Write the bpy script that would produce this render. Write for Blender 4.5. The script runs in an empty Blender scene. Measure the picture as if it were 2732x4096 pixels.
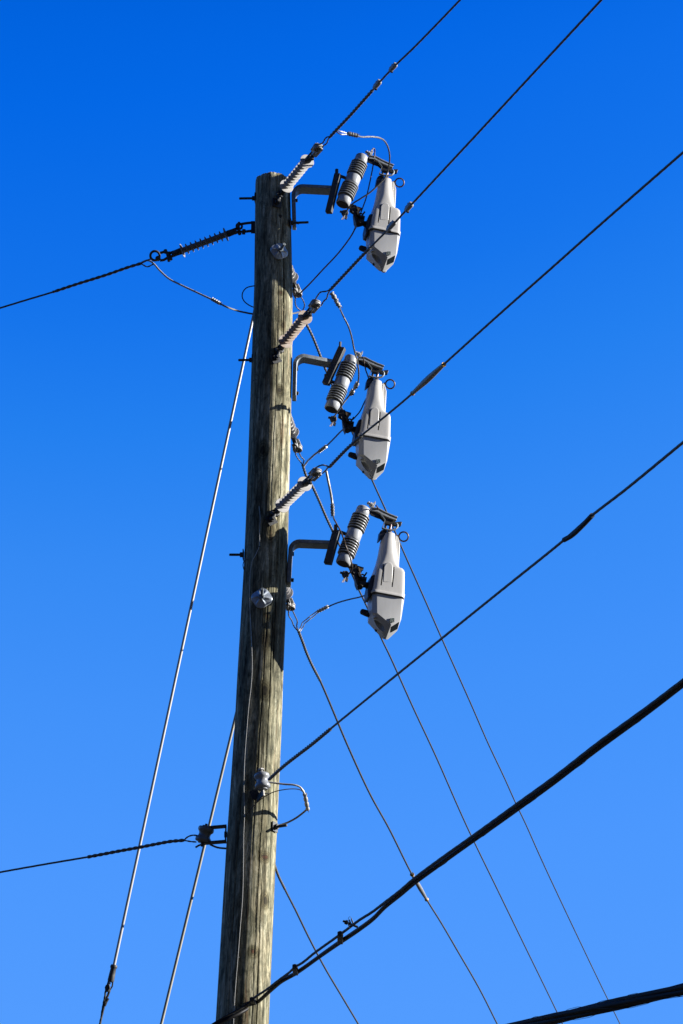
import bpy, bmesh, math, random
from mathutils import Vector, Matrix, Euler
random.seed(7)
S = bpy.context.scene
COL = S.collection
rad = math.radians

# ---------------------------------------------------------------- camera
FPX, CX, CY = 9671.0, 1366.0, 2048.0          # focal length and centre in photo pixels
cam_d = bpy.data.cameras.new('camera'); cam = bpy.data.objects.new('camera', cam_d); COL.objects.link(cam)
cam_d.sensor_fit = 'VERTICAL'; cam_d.sensor_height = 36.0; cam_d.lens = 36.0*FPX/4096.0
cam_d.clip_start = 0.1; cam_d.clip_end = 5000
CAMP = Vector((0, 0, 1.6))
RM = Matrix.Rotation(rad(90+24.3), 3, 'X') @ Matrix.Rotation(rad(1.27), 3, 'Z')
cam.location = CAMP; cam.rotation_euler = RM.to_euler()
S.camera = cam

# ---------------------------------------------------------------- sky, sun, exposure
SUN_EL, SUN_FRONT = 20.0, -1.0                 # elevation; degrees the sun stands on the viewer's side of due right
sd = Vector((math.cos(rad(SUN_EL))*math.cos(rad(SUN_FRONT)), -math.cos(rad(SUN_EL))*math.sin(rad(SUN_FRONT)), math.sin(rad(SUN_EL))))
world = bpy.data.worlds.new('World'); S.world = world; world.use_nodes = True
nt = world.node_tree; nt.nodes.clear()
sky = nt.nodes.new('ShaderNodeTexSky'); sky.sky_type = 'NISHITA'; sky.sun_disc = False
sky.sun_elevation = rad(SUN_EL); sky.sun_rotation = math.atan2(sd.x, sd.y)
sky.altitude = 300; sky.air_density = 1.0; sky.dust_density = 0.3; sky.ozone_density = 3.0
sep = nt.nodes.new('ShaderNodeSeparateColor'); com = nt.nodes.new('ShaderNodeCombineColor')
nt.links.new(sky.outputs[0], sep.inputs[0])
# the clear, dry-air blue of the photograph: a response curve per channel of the sky
SKYCURVE = [[(0, 0), (.158, 0), (.168, .001), (.19, .007), (.2075, .017), (.231, .036), (.2625, .053), (.3125, .071), (.382, .084), (1, .14)],
            [(0, 0), (.237, .122), (.251, .138), (.28, .171), (.306, .216), (.338, .254), (.384, .287), (.45, .314), (.534, .332), (1, .38)],
            [(0, 0), (.452, .73), (.4756, .79), (.516, .83), (.56, .87), (.608, .91), (.666, .955), (.746, .99), (.839, 1.0), (1, 1.0)]]
def wmath(op, a, b_=None, clamp=False):
    q_ = nt.nodes.new('ShaderNodeMath'); q_.operation = op; q_.use_clamp = clamp
    for k_, v_ in enumerate((a, b_)):
        if v_ is None: continue
        if isinstance(v_, (int, float)): q_.inputs[k_].default_value = v_
        else: nt.links.new(v_, q_.inputs[k_])
    return q_.outputs[0]
tcw = nt.nodes.new('ShaderNodeTexCoord'); sxyz = nt.nodes.new('ShaderNodeSeparateXYZ'); nt.links.new(tcw.outputs['Generated'], sxyz.inputs[0])
mr = nt.nodes.new('ShaderNodeMapRange'); mr.interpolation_type = 'SMOOTHSTEP'    # the blue deepens toward the zenith
mr.inputs['From Min'].default_value = 0.57; mr.inputs['From Max'].default_value = 0.80; mr.inputs['To Min'].default_value = 1.0; mr.inputs['To Max'].default_value = 0.03
nt.links.new(sxyz.outputs['Z'], mr.inputs['Value'])
for i, pts_ in enumerate(SKYCURVE):
    fc = nt.nodes.new('ShaderNodeFloatCurve'); cv = fc.mapping.curves[0]
    cv.points[0].location = pts_[0]; cv.points[-1].location = pts_[-1]
    for p_ in pts_[1:-1]: cv.points.new(*p_)
    for p_ in cv.points: p_.handle_type = 'VECTOR'
    fc.mapping.update()
    nt.links.new(wmath('MULTIPLY', sep.outputs[i], 0.25 if i == 0 else 0.2), fc.inputs['Value'])
    nt.links.new(wmath('MULTIPLY', wmath('MULTIPLY', fc.outputs[0], 8.12), mr.outputs[0]), com.inputs[i])
bg = nt.nodes.new('ShaderNodeBackground'); bg.inputs['Strength'].default_value = 0.05
wo = nt.nodes.new('ShaderNodeOutputWorld')
nt.links.new(com.outputs[0], bg.inputs[0]); nt.links.new(bg.outputs[0], wo.inputs[0])
sun_d = bpy.data.lights.new('sun', 'SUN'); sun_d.energy = 5.0; sun_d.angle = rad(0.5); sun_d.color = (1.0, 0.955, 0.89)
sun = bpy.data.objects.new('sun', sun_d); COL.objects.link(sun); sun.location = (30, -3, 20)
sun.rotation_euler = sd.to_track_quat('Z', 'Y').to_euler()
S.view_settings.view_transform = 'Standard'; S.view_settings.look = 'None'
S.view_settings.gamma = 1.0; S.view_settings.exposure = 1.3

# ---------------------------------------------------------------- where the photo's points stand
PY = 13.4                                      # the pole stands this far from the camera
def ray(px, py): return RM @ Vector(((px-CX)/FPX, (CY-py)/FPX, -1.0))
def W(px, py, d=0.0):                          # the point seen at px,py that stands d metres behind the pole's axis
    r = ray(px, py); return CAMP + r*((PY+d)/r.y)
def WP(px, py, p0, k):                         # ... that lies on a gently falling plane through p0
    r = ray(px, py); t = (p0.z-CAMP.z + k*(p0.y-CAMP.y))/(r.z + k*r.y); return CAMP + r*t

# ---------------------------------------------------------------- materials
def mat(name, base, rough=0.6, metal=0.0, var=0.15, scale=30.0, bump=0.0, spec=0.5, stretch=(1,1,1), dirt=None):
    base = tuple(c*0.56 for c in base); dirt = tuple(c*0.56 for c in dirt) if dirt else None
    m = bpy.data.materials.new(name); m.use_nodes = True; n = m.node_tree; B = n.nodes['Principled BSDF']
    B.inputs['Roughness'].default_value = rough; B.inputs['Metallic'].default_value = metal
    B.inputs['Specular IOR Level'].default_value = spec
    tc = n.nodes.new('ShaderNodeTexCoord'); mp = n.nodes.new('ShaderNodeMapping'); mp.inputs['Scale'].default_value = stretch
    no = n.nodes.new('ShaderNodeTexNoise'); no.inputs['Scale'].default_value = scale; no.inputs['Detail'].default_value = 6
    cr = n.nodes.new('ShaderNodeValToRGB')
    cr.color_ramp.elements[0].position = 0.3; cr.color_ramp.elements[1].position = 0.7
    lo = dirt if dirt else tuple(c*(1-var) for c in base); hi = tuple(min(1, c*(1+var*0.6)) for c in base)
    cr.color_ramp.elements[0].color = (*lo, 1); cr.color_ramp.elements[1].color = (*hi, 1)
    n.links.new(tc.outputs['Object'], mp.inputs[0]); n.links.new(mp.outputs[0], no.inputs['Vector'])
    n.links.new(no.outputs[0], cr.inputs[0]); n.links.new(cr.outputs[0], B.inputs['Base Color'])
    if bump:
        bp = n.nodes.new('ShaderNodeBump'); bp.inputs['Strength'].default_value = bump; bp.inputs['Distance'].default_value = 0.002
        n.links.new(no.outputs[0], bp.inputs['Height']); n.links.new(bp.outputs[0], B.inputs['Normal'])
    return m
M = {}
M['galv'] = mat('galvanised_steel', (0.33, 0.38, 0.41), 0.55, 0.35, 0.3, 60, 0.3)
M['zinc'] = mat('bright_zinc_washer', (0.72, 0.80, 0.88), 0.4, 0.35, 0.2, 50, 0.2)
M['galvlight'] = mat('clean_galvanised_steel', (0.50, 0.54, 0.58), 0.5, 0.2, 0.25, 60, 0.2)
M['galvdark'] = mat('weathered_steel', (0.085, 0.088, 0.09), 0.6, 0.3, 0.35, 70, 0.3)
M['cast'] = mat('cast_fitting', (0.58, 0.57, 0.54), 0.55, 0.2, 0.25, 80, 0.2)
M['dark'] = mat('dark_bronze', (0.05, 0.045, 0.04), 0.5, 0.5, 0.4, 60, 0.2)
M['brass'] = mat('aged_bronze', (0.20, 0.14, 0.08), 0.45, 0.6, 0.4, 90, 0.2)
M['wire'] = mat('weathered_strand', (0.20, 0.20, 0.19), 0.55, 0.3, 0.3, 120)
M['wirefar'] = mat('dull_far_strand', (0.13, 0.13, 0.12), 0.5, 0.2, 0.3, 120)
M['wirelit'] = mat('bare_aluminium_strand', (0.78, 0.77, 0.72), 0.4, 0.2, 0.2, 120)
M['copper'] = mat('dull_copper_strand', (0.10, 0.075, 0.065), 0.5, 0.4, 0.3, 120)
M['alu'] = mat('aluminium_sleeve', (0.50, 0.50, 0.48), 0.45, 0.4, 0.3, 60, 0.3)
M['poly'] = mat('grey_silicone_rubber', (0.82, 0.80, 0.77), 0.6, 0.0, 0.12, 25)
M['polyshade'] = mat('shaded_silicone_rubber', (0.34, 0.34, 0.34), 0.6, 0.0, 0.12, 25)  # darker copy of the rubber, shade on the left discs painted in
M['polyold'] = mat('stained_silicone_rubber', (0.80, 0.73, 0.64), 0.6, 0.0, 0.12, 22, dirt=(0.66, 0.46, 0.32))
M['porc'] = mat('grey_glazed_porcelain', (0.60, 0.63, 0.66), 0.28, 0.0, 0.06, 20)
M['grime_shade'] = mat('grime_and_shade_in_grooves', (0.17, 0.165, 0.135), 0.5, 0.0, 0.3, 40, spec=0.3)  # shade between the ribs put into the colour, along with dirt
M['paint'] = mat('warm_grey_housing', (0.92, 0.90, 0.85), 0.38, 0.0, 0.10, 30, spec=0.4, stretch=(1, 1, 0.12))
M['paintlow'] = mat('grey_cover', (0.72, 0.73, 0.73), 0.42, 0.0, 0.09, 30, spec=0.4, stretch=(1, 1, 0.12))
M['slot'] = mat('slot_dark', (0.04, 0.045, 0.06), 0.6)
M['navy'] = mat('black_plastic', (0.02, 0.024, 0.035), 0.45)
M['screen'] = mat('display_glass', (0.012, 0.02, 0.024), 0.12)
M['green'] = mat('badge_green', (0.0, 0.09, 0.055), 0.4)
M['white'] = mat('badge_white', (0.75, 0.8, 0.78), 0.5)
M['red'] = mat('red_lens', (0.35, 0.01, 0.01), 0.3)
M['yellow'] = mat('yellow_plastic', (0.75, 0.42, 0.03), 0.4)
M['glassfibre'] = mat('fibreglass_rod', (0.66, 0.66, 0.66), 0.35, 0.0, 0.1, 12)
M['glassfibre2'] = mat('weathered_fibreglass', (0.50, 0.48, 0.40), 0.5, 0.0, 0.2, 12)
M['cable'] = mat('black_polyethylene', (0.010, 0.010, 0.012), 0.55, 0.0, 0.3, 20, spec=0.2)
M['strandblack'] = mat('messenger_strand', (0.035, 0.035, 0.035), 0.6, 0.2, 0.3, 50)
M['ceramshade'] = mat('shaded_spool_porcelain', (0.27, 0.29, 0.28), 0.3, 0.0, 0.1, 20)  # darker spool porcelain: the pole's shade put into the colour
M['splice'] = mat('dull_splice_body', (0.62, 0.55, 0.42), 0.5, 0.3, 0.3, 40, 0.2)
M['ceram'] = mat('grey_spool_porcelain', (0.46, 0.48, 0.50), 0.25, 0.0, 0.06, 20)

def wood():
    m = bpy.data.materials.new('weathered_pole_wood'); m.use_nodes = True; n = m.node_tree; L = n.links; B = n.nodes['Principled BSDF']
    B.inputs['Roughness'].default_value = 0.85; B.inputs['Specular IOR Level'].default_value = 0.2
    tc = n.nodes.new('ShaderNodeTexCoord')
    def noise(scale, st, det=8, rough=0.6, dist=0.0):
        mp = n.nodes.new('ShaderNodeMapping'); mp.inputs['Scale'].default_value = st
        no = n.nodes.new('ShaderNodeTexNoise'); no.inputs['Scale'].default_value = scale; no.inputs['Detail'].default_value = det
        no.inputs['Roughness'].default_value = rough; no.inputs['Distortion'].default_value = dist
        L.new(tc.outputs['Object'], mp.inputs[0]); L.new(mp.outputs[0], no.inputs['Vector']); return no
    def ramp(src, pts):
        r = n.nodes.new('ShaderNodeValToRGB'); e = r.color_ramp.elements
        e[0].position, e[0].color = pts[0][0], (*pts[0][1], 1); e[1].position, e[1].color = pts[-1][0], (*pts[-1][1], 1)
        for p, c in pts[1:-1]: q = e.new(p); q.color = (*c, 1)
        L.new(src, r.inputs[0]); return r
    def mix(a, b, f, mode='MIX'):
        x = n.nodes.new('ShaderNodeMix'); x.data_type = 'RGBA'; x.blend_type = mode
        if isinstance(f, float): x.inputs[0].default_value = f
        else: L.new(f, x.inputs[0])
        L.new(a, x.inputs[6]); L.new(b, x.inputs[7]); return x.outputs[2]
    grain = noise(38, (1, 1, 0.075), 12, 0.75, 0.9)
    c1 = ramp(grain.outputs[0], [(p_, tuple(0.86*q_ for q_ in c_)) for p_, c_ in [(0.32, (0.035, 0.031, 0.022)), (0.41, (0.15, 0.135, 0.092)), (0.52, (0.40, 0.375, 0.28)), (0.64, (0.74, 0.72, 0.61))]])
    blot = noise(7, (1, 1, 0.22), 6, 0.65, 0.8)
    c2 = ramp(blot.outputs[0], [(0.38, (0.22, 0.23, 0.19)), (0.48, (0.62, 0.62, 0.54)), (0.60, (1.0, 0.97, 0.90))])
    base = mix(c1.outputs[0], c2.outputs[0], 0.85, 'MULTIPLY')
    mott = noise(24, (1, 1, 0.4), 9, 0.75, 1.6)
    c3 = ramp(mott.outputs[0], [(0.38, (0.28, 0.30, 0.25)), (0.47, (0.72, 0.74, 0.66)), (0.58, (1.25, 1.22, 1.12))])
    base = mix(base, c3.outputs[0], 0.8, 'MULTIPLY')
    rust = noise(34, (1, 1, 0.06), 5, 0.6, 0.6)
    rf = ramp(rust.outputs[0], [(0.60, (0, 0, 0)), (0.68, (0.55, 0.55, 0.55))])
    rc = n.nodes.new('ShaderNodeRGB'); rc.outputs[0].default_value = (0.24, 0.13, 0.065, 1)
    base = mix(base, rc.outputs[0], rf.outputs[0])
    crack = noise(19, (1, 1, 0.018), 4, 0.55, 0.3)
    cf = ramp(crack.outputs[0], [(0.0, (1, 1, 1)), (0.485, (1, 1, 1)), (0.5, (0.10, 0.10, 0.09)), (0.515, (1, 1, 1)), (1.0, (1, 1, 1))])
    gate = noise(3.1, (1, 1, 0.25), 2); gf = ramp(gate.outputs[0], [(0.46, (0, 0, 0)), (0.58, (0.9, 0.9, 0.9))])
    base = mix(base, mix(base, cf.outputs[0], 1.0, 'MULTIPLY'), gf.outputs[0])
    # knots at the places the photograph shows them: dark rings round a reddish or black heart
    wob = noise(22, (1, 1, 0.5), 4); wv = n.nodes.new('ShaderNodeVectorMath'); wv.operation = 'MULTIPLY_ADD'; wv.inputs[1].default_value = (0.035, 0.035, 0.05)
    L.new(wob.outputs['Color'], wv.inputs[0]); L.new(tc.outputs['Object'], wv.inputs[2])
    for (k_, size, heart) in KNOTS:
        sb = n.nodes.new('ShaderNodeVectorMath'); sb.operation = 'SUBTRACT'; L.new(wv.outputs[0], sb.inputs[0]); sb.inputs[1].default_value = (k_.x+0.0175, k_.y+0.0175, k_.z+0.025)
        sc = n.nodes.new('ShaderNodeVectorMath'); sc.operation = 'MULTIPLY'; L.new(sb.outputs[0], sc.inputs[0]); sc.inputs[1].default_value = (1/size, 0.7/size, (1.1 if heart == RH else 0.52)/size)
        ln = n.nodes.new('ShaderNodeVectorMath'); ln.operation = 'LENGTH'; L.new(sc.outputs[0], ln.inputs[0])
        kc = ramp(ln.outputs['Value'], [(0.0, heart), (0.22, heart), (0.30, (0.10, 0.09, 0.07)), (0.42, (0.62, 0.56, 0.44)), (0.52, (0.25, 0.23, 0.18)), (0.62, (0.75, 0.72, 0.62)), (0.72, (0.45, 0.43, 0.36)), (1.0, (1, 1, 1))])
        base = mix(base, kc.outputs[0], 0.92, 'MULTIPLY')
    L.new(base, B.inputs['Base Color'])
    h = n.nodes.new('ShaderNodeMath'); h.operation = 'ADD'; L.new(grain.outputs[0], h.inputs[0])
    cs = n.nodes.new('ShaderNodeMath'); cs.operation = 'MULTIPLY'; cs.inputs[1].default_value = 0.6
    L.new(cf.outputs[0], cs.inputs[0]); L.new(cs.outputs[0], h.inputs[1])
    bp = n.nodes.new('ShaderNodeBump'); bp.inputs['Strength'].default_value = 0.45; bp.inputs['Distance'].default_value = 0.0022
    L.new(h.outputs[0], bp.inputs['Height']); L.new(bp.outputs[0], B.inputs['Normal'])
    return m

# ---------------------------------------------------------------- mesh builder
def frame(z, hint=None):
    z = z.normalized()
    h = hint if hint is not None and abs(z.dot(hint.normalized())) < 0.98 else (Vector((0, 0, 1)) if abs(z.z) < 0.9 else Vector((1, 0, 0)))
    x = h.cross(z).normalized(); y = z.cross(x); return x, y, z
def smooth_path(pts, step):
    P = [p.copy() for p in pts]
    if len(P) == 2:
        n = max(1, int((P[1]-P[0]).length/step)); return [P[0].lerp(P[1], i/n) for i in range(n+1)]
    P = [P[0]*2-P[1]] + P + [P[-1]*2-P[-2]]
    out = []
    for i in range(1, len(P)-2):
        a, b, c, d = P[i-1], P[i], P[i+1], P[i+2]
        def tj(t, u, v): return t + max(1e-6, (v-u).length)**0.5
        t0 = 0; t1 = tj(t0, a, b); t2 = tj(t1, b, c); t3 = tj(t2, c, d)
        n = max(1, int((c-b).length/step))
        for k in range(n):
            t = t1+(t2-t1)*k/n
            A1 = a*((t1-t)/(t1-t0))+b*((t-t0)/(t1-t0)); A2 = b*((t2-t)/(t2-t1))+c*((t-t1)/(t2-t1)); A3 = c*((t3-t)/(t3-t2))+d*((t-t2)/(t3-t2))
            B1 = A1*((t2-t)/(t2-t0))+A2*((t-t0)/(t2-t0)); B2 = A2*((t3-t)/(t3-t1))+A3*((t-t1)/(t3-t1))
            out.append(B1*((t2-t)/(t2-t1))+B2*((t-t1)/(t2-t1)))
    out.append(P[-2]); return out
class MB:
    def __init__(s): s.v = []; s.f = []
    def add(s, vs, fs):
        o = len(s.v); s.v += [Vector(v) for v in vs]; s.f += [[i+o for i in f] for f in fs]; return s
    def rings(s, R, cap=True):
        n = len(R[0]); vs = [p for r in R for p in r]; fs = []
        for i in range(len(R)-1):
            for j in range(n): fs.append([i*n+j, i*n+(j+1) % n, (i+1)*n+(j+1) % n, (i+1)*n+j])
        if cap: fs.append(list(range(n))[::-1]); fs.append([(len(R)-1)*n+j for j in range(n)])
        return s.add(vs, fs)
    def lathe(s, p0, p1, prof, n=24):         # prof: (distance along, radius)
        x, y, z = frame(p1-p0)
        return s.rings([[p0+z*t+(x*math.cos(2*math.pi*j/n)+y*math.sin(2*math.pi*j/n))*max(r, 1e-4) for j in range(n)] for t, r in prof])
    def cyl(s, p0, p1, r0, r1=None, n=16): return s.lathe(p0, p1, [(0, r0), ((p1-p0).length, r0 if r1 is None else r1)], n)
    def box(s, c, sx, sy, sz, X=None, Y=None, Z=None):
        X = X or Vector((1, 0, 0)); Y = Y or Vector((0, 1, 0)); Z = Z or Vector((0, 0, 1))
        vs = [c+X*(a*sx/2)+Y*(b*sy/2)+Z*(d*sz/2) for a in (-1, 1) for b in (-1, 1) for d in (-1, 1)]
        return s.add(vs, [[0, 1, 3, 2], [4, 6, 7, 5], [0, 4, 5, 1], [2, 3, 7, 6], [0, 2, 6, 4], [1, 5, 7, 3]])
    def bar(s, p0, p1, w, h, hint=None):
        x, y, z = frame(p1-p0, hint); return s.box((p0+p1)/2, w, h, (p1-p0).length, x, y, z)
    def prism(s, pts, off):
        n = len(pts); return s.add(pts+[p+off for p in pts], [list(range(n))[::-1], [n+i for i in range(n)]]+[[i, (i+1) % n, n+(i+1) % n, n+i] for i in range(n)])
    def strip(s, pts, w, t, side):            # flat bar bent along pts, w wide along side, t thick
        R = []
        for i, p in enumerate(pts):
            d = (pts[min(i+1, len(pts)-1)]-pts[max(i-1, 0)]).normalized(); nrm = side.cross(d).normalized()
            R.append([p+side*(a*w/2)+nrm*(b*t/2) for a, b in ((-1, -1), (1, -1), (1, 1), (-1, 1))])
        return s.rings(R)
    def tube(s, pts, r, n=8, lobes=0, pitch=0.1, depth=0.25, step=None):
        path = smooth_path(pts, step or (pitch/10 if lobes else 0.02)); R = []; x = None; dist = 0
        N = n if not lobes else max(n, lobes*4)
        for i, p in enumerate(path):
            d = (path[min(i+1, len(path)-1)]-path[max(i-1, 0)]).normalized()
            if x is None: x = frame(d)[0]
            x = (x-d*x.dot(d)).normalized(); y = d.cross(x)
            if i: dist += (p-path[i-1]).length
            rr = r(dist) if callable(r) else r; ring = []
            for j in range(N):
                a = 2*math.pi*j/N; k = rr
                if lobes: k = rr*(1-depth*(1-abs(math.cos(lobes*(a-2*math.pi*dist/pitch)/2))))
                ring.append(p+(x*math.cos(a)+y*math.sin(a))*k)
            R.append(ring)
        return s.rings(R)
    def helix(s, pts, R, r, pitch, phase=0.0, n=6):   # a strand wound round a path
        path = smooth_path(pts, pitch/10); x = None; dist = 0; q = []
        for i, p in enumerate(path):
            d = (path[min(i+1, len(path)-1)]-path[max(i-1, 0)]).normalized()
            if x is None: x = frame(d)[0]
            x = (x-d*x.dot(d)).normalized(); y = d.cross(x)
            if i: dist += (p-path[i-1]).length
            a = phase+2*math.pi*dist/pitch; q.append(p+(x*math.cos(a)+y*math.sin(a))*R)
        R_ = []; x = None
        for i, p in enumerate(q):
            d = (q[min(i+1, len(q)-1)]-q[max(i-1, 0)]).normalized()
            if x is None: x = frame(d)[0]
            x = (x-d*x.dot(d)).normalized(); y = d.cross(x)
            R_.append([p+(x*math.cos(2*math.pi*j/n)+y*math.sin(2*math.pi*j/n))*r for j in range(n)])
        return s.rings(R_)
    def torus(s, c, nrm, R, r, N=32, n=10, a0=0.0, a1=2*math.pi, hint=None):
        x, y, z = frame(nrm, hint); full = abs(a1-a0-2*math.pi) < 1e-4; R_ = []
        for i in range(N if full else N+1):
            a = a0+(a1-a0)*i/N; d = x*math.cos(a)+y*math.sin(a)
            R_.append([c+d*(R+r*math.cos(2*math.pi*j/n))+z*(r*math.sin(2*math.pi*j/n)) for j in range(n)])
        if full:
            vs = [p for r_ in R_ for p in r_]
            return s.add(vs, [[i*n+j, i*n+(j+1) % n, ((i+1) % N)*n+(j+1) % n, ((i+1) % N)*n+j] for i in range(N) for j in range(n)])
        return s.rings(R_)
    def ball(s, c, r, n=12):
        return s.lathe(c-Vector((0, 0, r)), c+Vector((0, 0, r)), [(r-r*math.cos(math.pi*i/n), r*math.sin(math.pi*i/n)) for i in range(n+1)], n*2)
    def hull(s, pts):
        bm = bmesh.new()
        for p in pts: bm.verts.new(p)
        r = bmesh.ops.convex_hull(bm, input=bm.verts)
        bmesh.ops.delete(bm, geom=[g for g in r['geom_interior'] if isinstance(g, bmesh.types.BMVert)], context='VERTS')
        bmesh.ops.dissolve_limit(bm, angle_limit=rad(2), verts=bm.verts, edges=bm.edges)
        bm.verts.index_update(); s.add([v.co.copy() for v in bm.verts], [[v.index for v in f.verts] for f in bm.faces]); bm.free(); return s
    def build(s, name, m, parent=None, local=False, bevel=0.0, sharp=40):
        if parent is not None and not local:
            inv = parent.matrix_world.inverted() if parent.parent is None else (parent.parent.matrix_world @ parent.matrix_local).inverted()
            vs = [inv @ v for v in s.v]; loc = None
        elif parent is None:
            mn = [min(v[i] for v in s.v) for i in range(3)]; mx = [max(v[i] for v in s.v) for i in range(3)]
            loc = Vector([(a+b)/2 for a, b in zip(mn, mx)]); vs = [v-loc for v in s.v]
        else: vs = s.v; loc = None
        me = bpy.data.meshes.new(name); me.from_pydata([tuple(v) for v in vs], [], s.f); me.materials.append(m if not isinstance(m, str) else M[m])
        bm = bmesh.new(); bm.from_mesh(me); bmesh.ops.recalc_face_normals(bm, faces=bm.faces); bm.to_mesh(me); bm.free()
        for p in me.polygons: p.use_smooth = True
        me.set_sharp_from_angle(angle=rad(sharp))
        o = bpy.data.objects.new(name, me); COL.objects.link(o)
        if parent is not None: o.parent = parent
        if loc is not None: o.location = loc; o.matrix_world = Matrix.Translation(loc)
        if bevel:
            b = o.modifiers.new('edge', 'BEVEL'); b.width = bevel; b.segments = 2; b.limit_method = 'ANGLE'; b.angle_limit = rad(40)
        return o
def cut_away(o, mb, sharp=30):
    c = mb.build('cutter', o.data.materials[0], o.parent, True); b = o.modifiers.new('cut', 'BOOLEAN'); b.operation = 'DIFFERENCE'; b.object = c; b.solver = 'EXACT'
    dg = bpy.context.evaluated_depsgraph_get(); dg.update(); nm = bpy.data.meshes.new_from_object(o.evaluated_get(dg)); o.modifiers.clear(); nm.name = o.name; o.data = nm
    bpy.data.objects.remove(c, do_unlink=True)
    for p in nm.polygons: p.use_smooth = True
    nm.set_sharp_from_angle(angle=rad(sharp)); return o
def tag(o, label, cat, group=None, kind=None):
    if label: o['label'] = label
    if cat: o['category'] = cat
    if group: o['group'] = group
    if kind: o['kind'] = kind
    return o
def thing(name, label, cat, mw, group=None):
    o = bpy.data.objects.new(name, None); COL.objects.link(o); o.empty_display_size = 0.05
    if isinstance(mw, Vector): mw = Matrix.Translation(mw)
    o.location = mw.to_translation(); o.rotation_euler = mw.to_euler(); o.matrix_world = mw
    return tag(o, label, cat, group)
def copy_tree(o, mw=None, parent=None, label=None):
    c = o.copy(); COL.objects.link(c)
    if parent is not None: c.parent = parent
    if mw is not None: c.location = mw.to_translation(); c.rotation_euler = mw.to_euler(); c.matrix_world = mw
    if label: c['label'] = label
    for ch in [x for x in COL.objects if x.parent == o]: copy_tree(ch, parent=c)
    return c
def axis_matrix(p, d, up=Vector((0, 0, 1))):   # local z runs along d
    x, y, z = frame(d, up); m = Matrix((x, y, z)).transposed().to_4x4(); m.translation = p; return m
V = Vector

# ---------------------------------------------------------------- ground
g = MB(); n = 80; half = 1500.0
gx = lambda i: half*((i-n/2)/(n/2))**3
def ss(a, b_, v): t = min(1, max(0, (v-a)/(b_-a))); return t*t*(3-2*t)
def gz(x, y):                                   # level street by the pole, unseen dark slope added behind camera to cut skylight
    back = ss(-6, -34, y)*(1-ss(30, 140, x)); return 42*back*(1-ss(160, 500, abs(x)))*(1-ss(160, 500, abs(y)))
g.add([(gx(i), gx(j), gz(gx(i), gx(j))) for i in range(n+1) for j in range(n+1)],
      [[i*(n+1)+j, (i+1)*(n+1)+j, (i+1)*(n+1)+j+1, i*(n+1)+j+1] for i in range(n) for j in range(n)])
M['ground'] = mat('dark_scrub_ground', (0.014, 0.014, 0.012), 0.95, 0, 0.4, 3.0)
tag(g.build('ground', 'ground'), None, None, kind='structure')

# ---------------------------------------------------------------- the pole
EDGE = [(690, 1024, 1157), (720, 1021, 1159), (1150, 1016, 1170), (1480, 1005, 1168), (1829, 993, 1160), (2055, 985, 1155), (2265, 976, 1150), (2500, 962, 1142),
        (2735, 948, 1132), (2874, 941, 1128), (3110, 925, 1118), (3362, 907, 1106), (3700, 886, 1092), (4096, 862, 1075)]
AX = []
for y, a, b in EDGE:
    A, B_ = W(a, y), W(b, y); c = (A+B_)/2; AX.append((c.z, c.x, (B_.x-A.x)/2))
AX.sort()
def pole_at(z):
    if z <= AX[0][0]:
        return AX[0][1], AX[0][2]+(AX[0][0]-z)*0.008
    for (z0, x0, r0), (z1, x1, r1) in zip(AX, AX[1:]):
        if z <= z1: t = (z-z0)/(z1-z0); return x0+(x1-x0)*t, r0+(r1-r0)*t
    return AX[-1][1], AX[-1][2]
ZTOP = W(1090, 690, -0.105).z
POLE0 = V((pole_at(0)[0], PY, 0))
def knot(px, py, size, heart):
    z = W(px, py, -0.12).z; x, r = pole_at(z); xx = W(px, py, -0.12).x-x; return (V((x+xx, PY-math.sqrt(max(0, r*r-xx*xx)), W(px, py, -math.sqrt(max(0, r*r-xx*xx))).z))-POLE0, size, heart)
RH, DH = (0.42, 0.17, 0.12), (0.14, 0.12, 0.10)
KNOTS = [knot(1124, 1170, 0.030, RH), knot(1080, 2122, 0.060, (0.55, 0.5, 0.4)), knot(1068, 2462, 0.026, RH), knot(1058, 3425, 0.050, RH), knot(1014, 3806, 0.046, RH), knot(1060, 2762, 0.045, DH),
         knot(1128, 2738, 0.022, DH), knot(1062, 2560, 0.038, DH), knot(1120, 1560, 0.030, DH), knot(1130, 1300, 0.026, DH), knot(1052, 1800, 0.045, DH), knot(1060, 3600, 0.036, DH), knot(1096, 1440, 0.024, RH)]
M['wood'] = wood()
pl = MB(); R = []; N = 320; rg = random.Random(3)
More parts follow.
